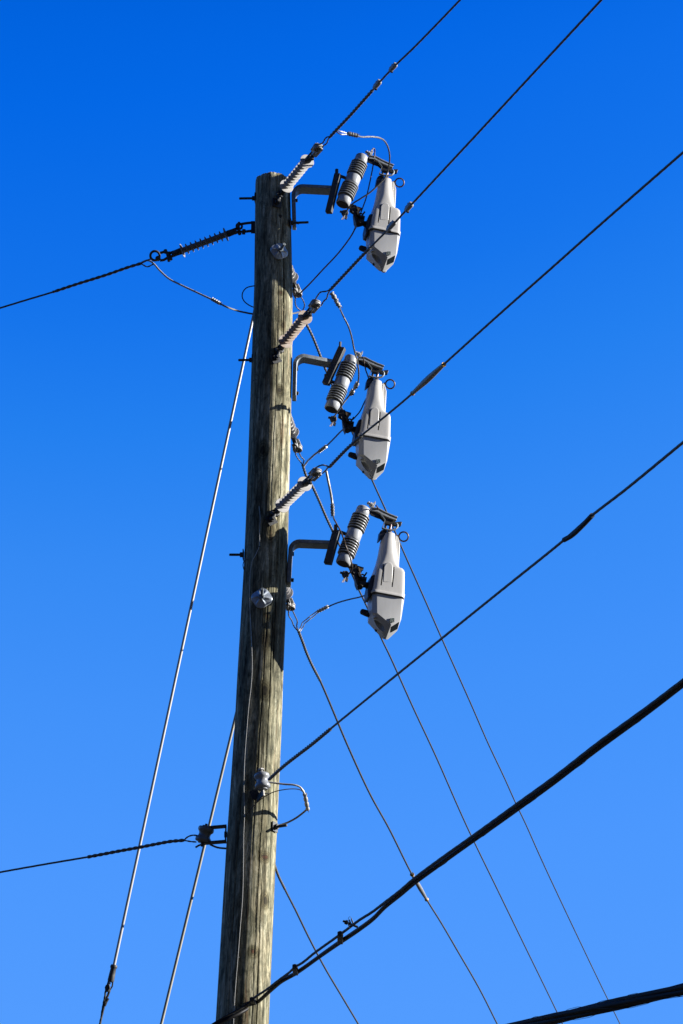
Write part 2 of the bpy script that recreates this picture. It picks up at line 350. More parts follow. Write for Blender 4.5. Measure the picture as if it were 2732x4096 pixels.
# drying cracks: (angle at mid height, slope, wobble, z range, depth)
CRK = [(rg.uniform(-2.9, -0.2) if i < 14 else rg.uniform(0, 6.28), rg.uniform(-0.05, 0.05), rg.uniform(0.01, 0.05), rg.uniform(1, 9.4), rg.uniform(0.5, 2.4), rg.uniform(0.0015, 0.0035)) for i in range(18)]
CRK += [(-0.95, 0.02, 0.03, 8.0, 1.6, 0.006), (-1.15, 0.03, 0.03, 6.0, 1.2, 0.006), (-1.0, -0.04, 0.02, 4.6, 0.9, 0.006), (-1.45, 0.05, 0.02, 6.2, 0.8, 0.005)]
zs = [0.0-0.3]+[i*0.02 for i in range(1, int(ZTOP/0.02))]+[ZTOP-0.016, ZTOP-0.007, ZTOP-0.002, ZTOP+0.002]
zs = sorted(z for z in zs if z <= ZTOP+0.003)
da = 2*math.pi/N
for z in zs:
    x, r = pole_at(z); ring = []
    e = max(0, z-(ZTOP-0.03))
    cr = {}
    for a0, sl, wo_, zc, hl, dp in CRK:
        if abs(z-zc) < hl:
            a = a0+sl*(z-zc)+wo_*math.sin(z*3.1+a0*5)+0.006*math.sin(z*17+a0); j0 = int(round(a/da)) % N; f = dp*min(1, (hl-abs(z-zc))*3)
            cr[j0] = max(cr.get(j0, 0), f); cr[(j0+1) % N] = max(cr.get((j0+1) % N, 0), f*0.3)
    for j in range(N):
        a = da*j
        k = r*(1+0.006*math.sin(3*a+z*0.8)+0.005*math.sin(7*a+1.3*z+1)+0.0016*math.sin(17*a+0.35*z)+0.001*math.sin(29*a-0.2*z+math.sin(z*2.3))+0.001*math.sin(47*a+0.9*z))-cr.get(j, 0)
        k -= 0.20*e*(1+0.5*math.sin(5*a+1)+0.2*math.sin(23*a))
        zz = z+(0.003*math.sin(4*a)+0.002*math.sin(11*a)+0.0015*math.sin(37*a) if z > ZTOP-0.004 else 0)
        ring.append(V((x+k*math.cos(a), PY+k*math.sin(a), zz)))
    R.append(ring)
pl.rings(R)
pole = thing('utility_pole', 'tall weathered wooden utility pole carrying the switches and all the wires', 'pole', V((pole_at(0)[0], PY, 0)))
pl.build('shaft', 'wood', pole, sharp=60)
def SURF(px, py, off=0.0):                      # point on the pole's near surface
    r = ray(px, py)
    p = W(px, py, -0.12)
    for _ in range(5):
        x, rr = pole_at(p.z); rr += off; dx = p.x-x
        d = -math.sqrt(max(1e-6, rr*rr-min(dx*dx, rr*rr*0.999))); p = W(px, py, d)
    return p

# ---------------------------------------------------------------- conductors
FRONT = V((0.40, -0.915, 0)); BACK = V((0.17, 0.985, 0))
def extend(P, L, sag=0.0):
    d = (P[-1]-P[-2]).normalized(); return P+[P[-1]+d*L*0.5-V((0, 0, sag*0.3)), P[-1]+d*L-V((0, 0, sag))]
def conductor(name, label, cat, pts, r, grip=None, group=None, ext=14.0, m='wire', lobes=7, globes=3, gr=1.75, gm=None):
    """bare stranded wire; grip = index up to which the preformed grip is wound on"""
    o = thing(name, label, cat, pts[0], group)
    MB().tube(pts, r, lobes=lobes, pitch=0.13, depth=0.28, step=0.014).build('strand', m, o)
    q = extend([pts[-2], pts[-1]], ext, 0.3)[1:]
    MB().tube(q, r, n=8, step=1.0).build('strand', m, o)
    return o
def grip(label, merge, eye_a, eye_b, along, r, m='wire', group='preformed grips holding the wires', pitch=0.072):
    """twisted dead-end grip: two legs from the thimble that merge and wind round the wire"""
    o = thing('dead_end_grip', label, 'wire grip', merge, group)
    b = MB(); b.tube(eye_a+[merge], r*0.75, lobes=2, pitch=0.06, depth=0.35, step=0.006); b.tube(eye_b+[merge], r*0.75, lobes=2, pitch=0.06, depth=0.35, step=0.006)
    b.build('loop', m, o)
    MB().tube(along, r*1.6, n=14, lobes=2, pitch=pitch, depth=0.42, step=0.005).build('wrap', m, o)
    return o

# ---------------------------------------------------------------- polymer strain insulators
def insulator(label, p0, p1, sheds_at, m='poly', group='grey disc insulators at the wire ends'):
    mw = axis_matrix(p0, p1-p0); o = thing('strain_insulator', label, 'insulator', mw, group); L = (p1-p0).length
    Z = V((0, 0, 1))
    MB().cyl(Z*-0.02, Z*(L+0.02), 0.0190, n=20).build('core', m, o, True)
    k = len(sheds_at)
    for i in range(k):
        t = L*i/(k-1); r = 0.046 if i in (0, k-1) else 0.035
        MB().lathe(Z*(t-0.008), Z*(t+0.01), [(0, 0.018), (0.004, 0.021), (0.0075, r-0.001), (0.0085, r), (0.0100, r), (0.0108, r-0.001), (0.0112, 0.020), (0.016, 0.018)], 40).build('shed', m, o, True, sharp=18)
    for sgn, z0 in ((-1, 0.0), (1, L)):
        b = MB(); a = Z*(z0+sgn*0.008)
        b.lathe(a, a+Z*sgn, [(0, 0.019), (0.004, 0.0220), (0.05, 0.0200), (0.058, 0.013), (0.066, 0.013)], 20)
        c = Z*(z0+sgn*0.078)
        b.box(c+V((0, 0.014, 0)), 0.026, 0.007, 0.046); b.box(c+V((0, -0.014, 0)), 0.026, 0.007, 0.046); b.box(Z*(z0+sgn*0.058), 0.026, 0.035, 0.010)
        b.build('end_fitting', 'galvdark', o, True, bevel=0.002)
        c = Z*(z0+sgn*0.088)
        MB().cyl(c+V((0, -0.030, 0)), c+V((0, 0.026, 0)), 0.0065, n=12).cyl(c+V((0, -0.036, 0)), c+V((0, -0.028, 0)), 0.012, n=6).build('pin', 'galvdark', o, True)
    return o
def thimble(o, L, m='cast', tilt=0.0):             # clevis and grooved thimble hooked on the far pin
    Z = V((0, 0, 1)); b = MB(); c = Z*(L+0.175)
    b.torus(c, V((0, 1, 0)), 0.022, 0.008, 24, 10)
    b.torus(c+V((0, 0.011, 0)), V((0, 1, 0)), 0.027, 0.005, 24, 8); b.torus(c+V((0, -0.011, 0)), V((0, 1, 0)), 0.027, 0.005, 24, 8)
    b.bar(Z*(L+0.086), Z*(L+0.158), 0.024, 0.014, V((1, 0, 0))); b.box(c-Z*0.004, 0.044, 0.018, 0.006)
    b.build('thimble', m, o, True)
    b = MB(); b.bar(Z*(L+0.10)+V((0.012, -0.020, 0)), Z*(L+0.195)+V((0.018, -0.016, 0)), 0.006, 0.02, V((1, 0, 0)))
    b.bar(Z*(L+0.10)+V((-0.012, 0.020, 0)), Z*(L+0.195)+V((-0.018, 0.016, 0)), 0.006, 0.02, V((1, 0, 0)))
    b.cyl(Z*(L+0.18)+V((0.01, -0.03, 0)), Z*(L+0.18)+V((-0.01, 0.03, 0)), 0.006, n=10)
    b.build('clevis', m, o, True, bevel=0.002)
def eye_plate(label, px, py, dr, eye, angle=0.0):
    """square plate bolted on the pole with an eye nut"""
    p = SURF(px, py, 0.004); dr = dr.normalized(); mw = axis_matrix(p, dr); o = thing('eye_bolt', label, 'eye bolt', mw, 'eye bolts holding the insulators to the pole')
    c, s_ = math.cos(angle), math.sin(angle)
    MB().box(V((0, 0, 0)), 0.062, 0.062, 0.006, V((c, s_, 0)), V((-s_, c, 0)), V((0, 0, 1))).build('plate', 'galvdark', o, True, bevel=0.001)
    MB().cyl(V((0, 0, 0.002)), V((0, 0, 0.022)), 0.017, n=6).cyl(V((0, 0, 0.0)), V((0, 0, 0.04)), 0.010, n=12).build('nut', 'galvdark', o, True, bevel=0.001)
    e = (mw.inverted() @ eye)
    b = MB(); d = (e-V((0, 0, 0.035))).normalized(); cen = e-d*0.012
    b.cyl(V((0, 0, 0.03)), cen-d*0.02, 0.010, n=12)
    b.torus(cen, d.cross(V((1, 0.2, 0))).normalized(), 0.020, 0.0085, 28, 10); b.build('eye', 'galvdark', o, True)
    return o

FW = [  # front phase wires: stack start, stack end, eye plate pixel
    dict(n='top', s=(1146, 745), e=(1228, 645), d=-0.22, pl=(1107, 812), th=(1288, 587), m='poly',
         a=[(1276, 577), (1291, 571), (1302, 553), (1312, 547)], b=[(1286, 600), (1292, 585), (1306, 574), (1313, 557)],
         path=[(1318, 549), (1345, 520), (1400, 462), (1450, 406), (1490, 361), (1540, 305), (1585, 258), (1650, 196), (1746, 98), (1840, 0), (1900, -62)], g=5),
    dict(n='middle', s=(1142, 1366), e=(1220, 1269), d=-0.22, pl=(1103, 1434), th=(1276, 1212), m='polyold',
         a=[(1262, 1200), (1268, 1186), (1284, 1168), (1305, 1165)], b=[(1285, 1222), (1294, 1206), (1306, 1194), (1312, 1175)],
         path=[(1322, 1158), (1350, 1128), (1394, 1081), (1440, 1032), (1481, 990), (1568, 902), (1637, 828), (1767, 688), (1900, 545), (2150, 275), (2405, 0), (2460, -60)], g=5),
    dict(n='lower', s=(1129, 2022), e=(1218, 1936), d=-0.22, pl=(1085, 2080), th=(1272, 1878), m='poly',
         a=[(1262, 1876), (1272, 1866), (1290, 1860), (1305, 1863)], b=[(1290, 1894), (1296, 1888), (1304, 1880), (1310, 1872)],
         path=[(1318, 1868), (1341, 1843), (1390, 1793), (1446, 1742), (1545, 1662), (1646, 1577), (1773, 1460), (2000, 1255), (2200, 1078), (2400, 900), (2732, 610), (2830, 525)], g=4)]
TAIL = {}
for w in FW:
    p0 = W(*w['s'], w['d']); p1 = W(*w['e'], w['d']-0.31)
    d = (p1-p0).normalized()
    o = insulator({'top': 'clean grey disc insulator at the top of the pole, between pole and topmost wire',
                   'middle': 'brown-stained disc insulator below the top switch, holding the second wire',
                   'lower': 'grey disc insulator between the middle and lowest switches, facing the viewer'}[w['n']], p0, p1, range(10), w['m'])
    L = (p1-p0).length; thimble(o, L)
    eye_plate({'top': 'dark square plate and eye nut just under the pole top', 'middle': 'square plate and eye nut level with the middle switch arm',
               'lower': 'square plate and eye nut above the lowest switch arm'}[w['n']], *w['pl'], FRONT, p0-d*0.10, {'top': 0.0, 'middle': 0.5, 'lower': 0.6}[w['n']])
    tp = p0+d*(L+0.175)                       # where the thimble is
    q = [WP(x, y, tp, -0.06) for x, y in w['path']]
    w['q'] = q
    w_lab = {'top': 'topmost bare wire running from the pole top up to the right', 'middle': 'second bare wire crossing in front of the top grey switch housing',
             'lower': 'third bare wire, with a grey splice, crossing in front of the middle switch housing'}[w['n']]
    conductor('power_line', w_lab, 'wire', q, 0.0062, group='bare wires running up to the right')
    A = [tp+V((0, 0, 0.0))]+[WP(x, y, tp, -0.06) for x, y in w['a'][1:]]; B_ = [tp]+[WP(x, y, tp, -0.06) for x, y in w['b'][1:]]
    A[0] = W(*w['a'][0], tp.y-PY); B_[0] = W(*w['b'][0], tp.y-PY)
    grip({'top': 'dark twisted wire grip wound on the topmost wire', 'middle': 'dark twisted grip wound on the second wire below the top switch',
          'lower': 'dark twisted grip wound on the third wire beside the middle switch'}[w['n']], q[0], A, B_, q[:w['g']], 0.0066)
    TAIL[w['n']] = q

# left going insulator, wire and grip
pL0, pL1 = W(904, 938, 0.08), W(730, 1002, 0.165)
oL = insulator('thin dark disc insulator seen edge-on, left of the pole top', pL0, pL1, range(10), 'polyshade'); LL = (pL1-pL0).length; dL = (pL1-pL0).normalized()
b = MB(); cc = W(620, 1023, 0.20); b.torus(cc, (CAMP-cc).normalized(), 0.030, 0.008, 28, 10); b.ball(W(632, 1034, 0.20), 0.018); b.build('thimble', 'galvdark', oL)
b = MB(); b.tube([W(640, 1012, 0.18), W(655, 1008, 0.18), W(672, 1012, 0.17)], 0.009); b.tube([W(640, 1042, 0.18), W(655, 1040, 0.18), W(672, 1030, 0.17)], 0.009)
b.cyl(W(661, 1000, 0.17), W(664, 1012, 0.17), 0.012, n=8); b.cyl(W(668, 1008, 0.17), W(676, 1045, 0.17), 0.010, n=10); b.build('clevis', 'galvdark', oL)
hb = thing('pole_clevis', 'dark open clevis joining the left insulator to the pole side', 'clevis', W(1000, 905, 0.03))
b = MB(); b.tube([W(955, 898, 0.06), W(985, 893, 0.05), W(1016, 890, 0.04)], 0.009); b.tube([W(955, 927, 0.06), W(985, 926, 0.05), W(1016, 922, 0.04)], 0.009)
b.torus(W(957, 905, 0.07), V((0.2, -1, -0.3)), 0.018, 0.007); b.bar(W(1014, 886, 0.04), W(1013, 932, 0.04), 0.014, 0.03, V((1, 0, 0))); b.build('strap', 'galvdark', hb, bevel=0.001)
MB().cyl(W(956, 888, 0.05), W(953, 934, 0.07), 0.008, n=10).build('pin', 'galvdark', hb); MB().cyl(W(976, 916, 0.04), W(974, 938, 0.06), 0.011, n=6).build('nut', 'galvdark', hb)
LPx = [(563, 1054, .22), (513, 1069, .235), (424, 1100, .27), (312, 1135, .31), (212, 1168, .35), (112, 1198, .39), (0, 1232, .43), (-90, 1258, .47)]
qL = [W(*p) for p in LPx]
conductor('power_line', 'single bare wire leaving the pole top toward the left edge', 'wire', qL, 0.0062, group='bare wires running left')
grip('dark twisted grip on the wire left of the pole top', qL[0], [W(606, 1035, 0.20), W(590, 1040, 0.21), W(577, 1048, 0.22)], [W(616, 1055, 0.19), W(590, 1067, 0.21), W(575, 1061, 0.22)], qL[:5], 0.0066, pitch=0.08)

# back lines: partly hidden insulators, grips and wires running away
BK = [
    dict(lab='bare far wire passing behind the middle switch, rightmost far wire at the bottom', s=(1120, 990), e=(1166, 1110), dz=0.16, th=(1199, 1200),
         glab='twisted grip on the far wire between the top and middle switches',
         ilab='half hidden disc insulator behind the pole below the top switch',
         a=[(1181, 1214), (1188, 1230), (1200, 1241)], b=[(1214, 1205), (1218, 1222), (1211, 1241)],
         path=[(1206, 1252), (1226, 1298), (1245, 1335), (1268, 1390), (1302, 1478), (1331, 1547), (1371, 1642), (1422, 1760), (1483, 1908), (1548, 2052), (1605, 2186), (1700, 2400), (1768, 2556), (1880, 2807), (1951, 2970), (2017, 3110), (2065, 3217), (2100, 3290), (2176, 3460), (2384, 3900), (2480, 4096), (2540, 4220)], g=5, r=0.0068),
    dict(lab='bare far wire leaving behind the middle switch and passing behind the lowest switch', s=(1126, 1610), e=(1168, 1730), dz=0.16, th=(1201, 1822),
         glab='twisted grip on the far wire between the middle and lowest switches',
         ilab='half hidden disc insulator behind the pole beside the middle switch bottom',
         a=[(1182, 1815), (1190, 1832), (1204, 1850)], b=[(1205, 1828), (1215, 1838), (1214, 1850)],
         path=[(1211, 1862), (1226, 1907), (1249, 1945), (1276, 2003), (1303, 2066), (1331, 2125), (1362, 2190), (1410, 2301), (1433, 2354), (1464, 2419), (1529, 2561), (1560, 2625), (1650, 2825), (1742, 3022), (1865, 3300), (1995, 3569), (2093, 3771), (2223, 4038), (2250, 4096), (2310, 4230)], g=6, r=0.0068),
    dict(lab='bare far wire leaving below the lowest switch, with a yellow-ended grey splice', s=(1108, 2270), e=(1143, 2372), dz=0.16, th=(1170, 2452),
         glab='twisted grip on the far wire right below the lowest switch',
         ilab='half hidden disc insulator behind the pole under the lowest switch arm',
         a=[(1155, 2462), (1166, 2480), (1176, 2505)], b=[(1182, 2468), (1189, 2485), (1187, 2505)],
         path=[(1195, 2528), (1210, 2567), (1225, 2609), (1245, 2655), (1280, 2722), (1394, 2990), (1481, 3178), (1555, 3312), (1645, 3492), (1706, 3597), (1767, 3695), (1830, 3803), (1916, 3952), (1989, 4096), (2050, 4215)], g=5, r=0.0074),
]
for k, w in enumerate(BK):
    p0 = W(*w['s'], 0.17); p1 = W(*w['e'], 0.17+0.31); d = (p1-p0).normalized(); L = (p1-p0).length
    o = insulator(w['ilab'], p0, p1, range(10), 'poly', 'grey disc insulators behind the pole'); thimble(o, L, 'cast')
    tp = p1+d*0.14
    q = [WP(x, y, tp, 0.05) for x, y in w['path']]
    conductor('power_line', w['lab'], 'wire', q, w['r'], m='wirefar', group='bare far wires running down to the right', ext=30)
    A = [tp]+[WP(x, y, tp, 0.05) for x, y in w['a']]; B_ = [tp]+[WP(x, y, tp, 0.05) for x, y in w['b']]
    grip(w['glab'], q[0], A, B_, q[:w['g']], 0.0062, m='wire')
    TAIL['back%d' % k] = q
q = [W(1088, 3440, 0.15)]; p0 = q[0]
q = [WP(x, y, p0, 0.05) for x, y in [(1088, 3428), (1112, 3500), (1139, 3556), (1180, 3636), (1238, 3755), (1300, 3872), (1367, 3985), (1433, 4096), (1490, 4195)]]
conductor('neutral_wire', 'bare far wire leaving the pole low down, nearest the pole on the right', 'wire', q, 0.0062, group='bare far wires running down to the right', ext=30, m='wirefar')
go = thing('dead_end_grip', 'short twisted grip end emerging from behind the pole low on the right', 'wire grip', q[1], 'preformed grips holding the wires')
MB().tube(q[:3], 0.0085, lobes=3, pitch=0.08, depth=0.4, step=0.007).build('wrap', 'wire', go)

# ---------------------------------------------------------------- splices, clamps and sleeves on the wires
def splice(label, pa, pb, r, endr, m):
    o = thing('wire_splice', label, 'splice', axis_matrix(pa, pb-pa)); L = (pb-pa).length; Z = V((0, 0, 1))
    MB().lathe(Z*0, Z, [(0, r*0.62), (L*0.12, r*0.72), (L*0.42, r), (L*0.60, r), (L*0.9, r*0.74), (L, r*0.62)], 28).build('body', m, o, True)
    for z0, sg in ((0.0, -1), (L, 1)):
        MB().lathe(Z*z0, Z*(z0+sg), [(-0.004, endr*0.7), (0.002, endr), (0.007, endr*1.05), (0.011, endr), (0.010, endr*0.8), (0.004, endr*0.45)], 24).build('end_cap', 'yellow', o, True)
    return o
def at(q, x, y):   # nearest point of a traced wire
    best = None; P = smooth_path(q, 0.02)
    for p in P:
        c = RM.transposed() @ (p-CAMP); u, v = CX+FPX*c.x/-c.z, CY-FPX*c.y/-c.z; e = (u-x)**2+(v-y)**2
        if best is None or e < best[0]: best = (e, p)
    return best[1]
ql, qm, qt = TAIL['lower'], TAIL['middle'], TAIL['top']
splice('grey tapered splice with yellow ends on the third wire', at(ql, 1650, 1572), at(ql, 1770, 1463), 0.0165, 0.0125, 'splice')
q2 = TAIL['back2']; splice('pale grey tapered splice with orange ends on the far wire low down', at(q2, 1650, 3497), at(q2, 1706, 3598), 0.0185, 0.0170, 'alu')
def htap(label, pa, pb, r, name='wire_clamp'):
    """bolted parallel groove clamp"""
    o = thing(name, label, 'clamp', axis_matrix(pa, pb-pa)); L = (pb-pa).length
    b = MB(); b.lathe(V((0, 0, 0)), V((0, 0, 1)), [(0, r*0.6), (L*0.1, r), (L*0.9, r), (L, r*0.6)], 12)
    b.box(V((0, r*0.8, L/2)), r*1.4, r*1.2, L*0.8); b.build('body', 'cast', o, True, bevel=0.001)
    MB().cyl(V((0, -r*1.4, L*0.35)), V((0, r*2.4, L*0.35)), r*0.32, n=8).cyl(V((0, -r*1.8, L*0.35)), V((0, -r*1.1, L*0.35)), r*0.6, n=6).build('bolt', 'galvdark', o, True)
    return o
htap('small dark clamp on the topmost wire, the one nearer the pole', at(qt, 1497, 353), at(qt, 1519, 329), 0.014)
htap('small dark clamp on the topmost wire, the one farther from the pole', at(qt, 1562, 284), at(qt, 1588, 256), 0.013)
htap('small dark clamp on the second wire in front of the top switch housing', at(qm, 1550, 921), at(qm, 1584, 887), 0.014)
htap('small pale clamp on the second wire right of the top switch housing', at(qm, 1625, 842), at(qm, 1650, 815), 0.014)

# neutral wire to the right with its armour sleeve
sp0 = SURF(1046, 3130, 0.10)
NPX = [(1077, 3117), (1100, 3095), (1140, 3060), (1190, 3021), (1245, 2979), (1320, 2917), (1394, 2856), (1742, 2574), (2000, 2366), (2256, 2160), (2369, 2061), (2500, 1960), (2732, 1770), (2850, 1675)]
qn = [WP(x, y, sp0, -0.06) for x, y in NPX]
conductor('neutral_wire', 'bare wire from the spool insulator up to the right edge, with a short dark sleeve', 'wire', qn, 0.0060, group='bare wires running up to the right')
gn = thing('dead_end_grip', 'twisted grip wound on the wire at the front spool insulator', 'wire grip', qn[0], 'preformed grips holding the wires')
MB().tube(qn[:6], 0.0105, n=14, lobes=2, pitch=0.075, depth=0.42, step=0.005).build('wrap', 'wire', gn)
qq = [at(qn, 2256, 2160), at(qn, 2290, 2130), at(qn, 2335, 2092), at(qn, 2369, 2061)]
qq[1] = qq[1]-V((0, 0, 0.010)); qq[2] = qq[2]-V((0, 0, 0.008))
MB2 = MB(); MB2.tube(qq, lambda t: 0.0098+0.0009*math.sin(t*520), n=14, step=0.0025); tag(MB2.build('wire_sleeve', 'strandblack'), 'short dark ridged sleeve near the right end of the spool wire', 'sleeve')

# ---------------------------------------------------------------- porcelain spools
def spool(p, ax, name, label, r=0.036, m='ceram'):
    ax = ax.normalized(); o = thing(name, label, 'spool insulator', axis_matrix(p, ax)); Z = V((0, 0, 1)); h = 0.046
    prof = [(-h-0.006, 0.012), (-h-0.006, r*0.55), (-h, r*0.6), (-h+0.003, r*0.90), (-h+0.008, r*0.98), (-h+0.016, r), (-h+0.025, r*0.97), (-h+0.030, r*0.86), (-0.010, r*0.76), (0, r*0.72), (0.010, r*0.76), (h-0.030, r*0.86), (h-0.025, r*0.97), (h-0.016, r), (h-0.008, r*0.98), (h-0.003, r*0.90), (h, r*0.6), (h+0.006, r*0.55), (h+0.006, 0.012)]
    MB().lathe(Z*0, Z, prof, 36).build('spool', m, o, True, sharp=50)
    return o
pA, pB = SURF(1046, 3096, 0.060), SURF(1051, 3154, 0.070)
o = spool((pA+pB)/2, pA-pB, 'spool_insulator', 'white porcelain spool on the front of the pole at the neutral wire', 0.045)
ax = (pA-pB).normalized()
b = MB(); b.bar(pB-ax*0.026, SURF(1028, 3196, 0.002), 0.045, 0.006, V((1, 0, 0))); b.bar(pA+ax*0.024, SURF(1036, 3120, 0.002), 0.036, 0.006, V((1, 0, 0)))
b.bar(SURF(1012, 3160, 0.004), SURF(1028, 3195, 0.004), 0.05, 0.006, V((0, -1, 0))); b.build('bracket', 'galvdark', o, bevel=0.001)
MB().cyl(pB-ax*0.045, pA+ax*0.030, 0.008, n=12).cyl(pA+ax*0.022, pA+ax*0.030, 0.020, n=6).cyl(pB-ax*0.03+V((0.0, 0, 0)), pB-ax*0.03+V((0.035, 0, 0)), 0.003, n=6).build('bolt', 'cast', o)
pA, pB = W(825, 3318, 0.04), W(812, 3360, 0.04)
o = spool((pA+pB)/2, pA-pB+V((0, -0.01, 0)), 'spool_insulator', 'dark spool insulator in a clevis left of the pole', 0.047, 'ceramshade')
b = MB(); b.bar(W(815, 3313, .04), W(905, 3305, .03), 0.010, 0.044, V((0, 1, 0.0))); b.bar(W(806, 3374, .04), W(905, 3366, .03), 0.010, 0.044, V((0, 1, 0.0)))
b.bar(W(904, 3302, .03), W(902, 3370, .03), 0.008, 0.046, V((0, 1, 0))); b.build('clevis', 'galvdark', o, bevel=0.001)
MB().cyl(W(826, 3296, .04), W(808, 3386, .04), 0.008, n=10).cyl(W(897, 3338, .03), W(908, 3338, .03), 0.018, n=6).build('bolt', 'galvdark', o)
LN = [(735, 3361, .06), (680, 3366, .09), (626, 3376, .12), (560, 3389, .15), (483, 3403, .19), (410, 3417, .22), (351, 3428, .25), (180, 3457, .34), (0, 3489, .44), (-100, 3508, .5)]
qz = [W(*p) for p in LN]
conductor('neutral_wire', 'bare wire from the dark left spool to the left edge', 'wire', qz, 0.0058, group='bare wires running left')
grip('dark twisted grip on the wire at the left spool', qz[0], [W(790, 3342, .03), W(770, 3341, .04), W(752, 3347, .05)], [W(785, 3368, .04), W(762, 3366, .05)], qz[:7], 0.0066)
MB3 = MB(); MB3.tube([W(812, 3376, .05), W(795, 3382, .05), W(782, 3390, .05)], 0.006, lobes=3, pitch=0.05); MB3.tube([W(840, 3378, .1), W(870, 3390, .12), W(905, 3394, .14)], 0.006, lobes=5, pitch=0.08)
tag(MB3.build('wire_tail', 'wire'), 'cut wire end hanging under the dark left spool', 'wire end')

# ---------------------------------------------------------------- bolts through the pole
def bolt(label, p, d, L, r=0.0085, washer='square', group='threaded bolt ends sticking out of the pole'):
    d = d.normalized(); o = thing('through_bolt', label, 'bolt', axis_matrix(p, d), group)
    if washer == 'square': MB().box(V((0, 0, 0)), 0.056, 0.056, 0.006).build('washer', 'galvdark', o, True, bevel=0.001)
    MB().cyl(V((0, 0, 0.002)), V((0, 0, 0.020)), 0.017, n=6).build('nut', 'galvdark', o, True, bevel=0.001)
    t = 0.02; prof = []
    while t < L-0.004: prof += [(t, r), (t+0.0018, r*0.86)]; t += 0.0036
    MB().lathe(V((0, 0, 0)), V((0, 0, 1)), [(0, r)]+prof+[(L-0.003, r*0.95), (L, r*0.6)], 12).build('rod', 'galvdark', o, True)
    return o
bolt('threaded bolt end sticking out left of the pole near its top', W(1021, 793, -0.01), V((-1, 0.1, 0.02)), 0.105)
bolt('threaded bolt end on the left side, in front of the white guy rod', W(1010, 1440, -0.01), V((-1, 0.12, 0.03)), 0.09)
bolt('threaded bolt end on the left side, level with the lowest switch arm', W(973, 2219, -0.01), V((-1, 0.05, 0.0)), 0.085)
bolt('threaded bolt end right of the pole under the top switch arm', W(1163, 892, -0.05), V((1, -0.12, 0.0)), 0.115)
bolt('threaded bolt end with bright square plate low on the right side', W(1100, 3308, -0.07), V((0.85, -0.5, 0.0)), 0.08)
def ribbed_washer(label, px, py, tip, size):
    p = SURF(px, py, 0.010); x0, r0 = pole_at(p.z); nrm = V((p.x-x0, p.y-PY, 0)).normalized(); mw = axis_matrix(p, nrm)
    o = thing('ribbed_washer', label, 'washer', mw, 'round ribbed washers on the pole face'); N = 48; rings = []; K = 6
    def pt(a, t, zoff):
        rr = size*(1+0.06*math.cos(4*a+0.7))*t; rib = 0.0075*max(0, math.cos(K*a+0.5))**3*math.sin(math.pi*min(1, t))**0.7
        return V((rr*math.cos(a), rr*math.sin(a), zoff+0.012*(1-t)**1.0-0.006*t*t+rib))
    ts = [0.12, 0.25, 0.32, 0.45, 0.6, 0.75, 0.9, 0.97, 1.0]
    rings = [[pt(2*math.pi*j/N, t, 0.004) for j in range(N)] for t in ts]+[[pt(2*math.pi*j/N, t, -0.002) for j in range(N)] for t in ts[::-1]]
    b = MB(); b.rings(rings, cap=True); b.build('washer', 'zinc', o, True, sharp=60)
    MB().cyl(V((0, 0, 0.008)), V((0, 0, 0.028)), 0.018, n=6).build('nut', 'galv', o, True, bevel=0.001)
    e = mw.inverted() @ tip; MB().cyl(V((0, 0, 0.0)), e, 0.0095, n=14).build('rod', 'galv', o, True, bevel=0.001)
    return o
ribbed_washer('round ribbed washer in the dark part below the pole top', 1118, 1004, W(1137, 976, -0.215), 0.056)
ribbed_washer('round ribbed washer below the lowest switch arm', 1047, 2392, W(1049, 2355, -0.225), 0.060)
# drilled hole and stubs
tag(MB().cyl(SURF(1121, 865, 0.001), SURF(1121, 865, 0.003), 0.011, n=20).build('drilled_hole', 'slot'), 'small empty drilled hole in the pole face above the upper ribbed washer', 'hole')

# ---------------------------------------------------------------- switch arms on the pole
def arm(label, leg, elbow_y, end, cb, cbw, mount, yaw_d, bolts):
    """L shaped bar bolted down the pole side, with a slanting cross bar"""
    o = thing('switch_arm', label, 'bracket', W(*leg[1], 0.0), 'L-shaped switch arms bolted to the pole')
    xa, yt = leg[0]; xb, yb = leg[1]
    top = W(end[0], end[1], yaw_d)
    pts = [W(xb, yb, 0), W((xa+xb)/2, (yt+yb)/2, 0), W(xa, elbow_y+40, 0)]
    rr = 36
    for i in range(0, 7):
        a = math.pi*i/12*1.0
        pts.append(W(xa+rr*(1-math.cos(a)), elbow_y+rr*(1-math.sin(a)), yaw_d*0.12*i/6))
    pts.append(top)
    side = V((0, 1, 0))
    b = MB(); b.strip(pts, 0.085, 0.026, side); b.build('angle_bar', 'galv', o, bevel=0.004)
    b = MB(); c0, c1 = W(*cb[0], yaw_d-0.035), W(*cb[1], yaw_d-0.035); b.bar(c0, c1, 0.034, cbw, V((1, -0.32, 0)))
    b.build('cross_bar', 'galvdark', o, bevel=0.003)
    for q0, q1, r in bolts: MB().cyl(W(*q0), W(*q1), r, n=6).build('bolt', 'galvdark', o, bevel=0.001)
    m0, m1 = mount; MB().tube([W(*m0, yaw_d-0.03), W((m0[0]*0.6+m1[0]*0.4), (m0[1]*0.6+m1[1]*0.4)-2, yaw_d-0.02), W(*m1, yaw_d+0.0)], 0.0105, n=12).cyl(W(m0[0], m0[1]+6, yaw_d-0.03), W(m0[0]+1, m0[1]-24, yaw_d-0.03), 0.0115, n=10).build('mounting_rod', 'galvdark', o)
arm('top L-shaped arm with slanting cross bar, between pole and top switch', ((1174, 770), (1177, 908)), 756, (1328, 762), ((1352, 698), (1315, 851)), 0.042,
    ((1346, 702), (1392, 716)), -0.08, [((1182, 802, -0.01), (1191, 802, -0.01), 0.012), ((1184, 890, -0.01), (1196, 893, -0.01), 0.009)])
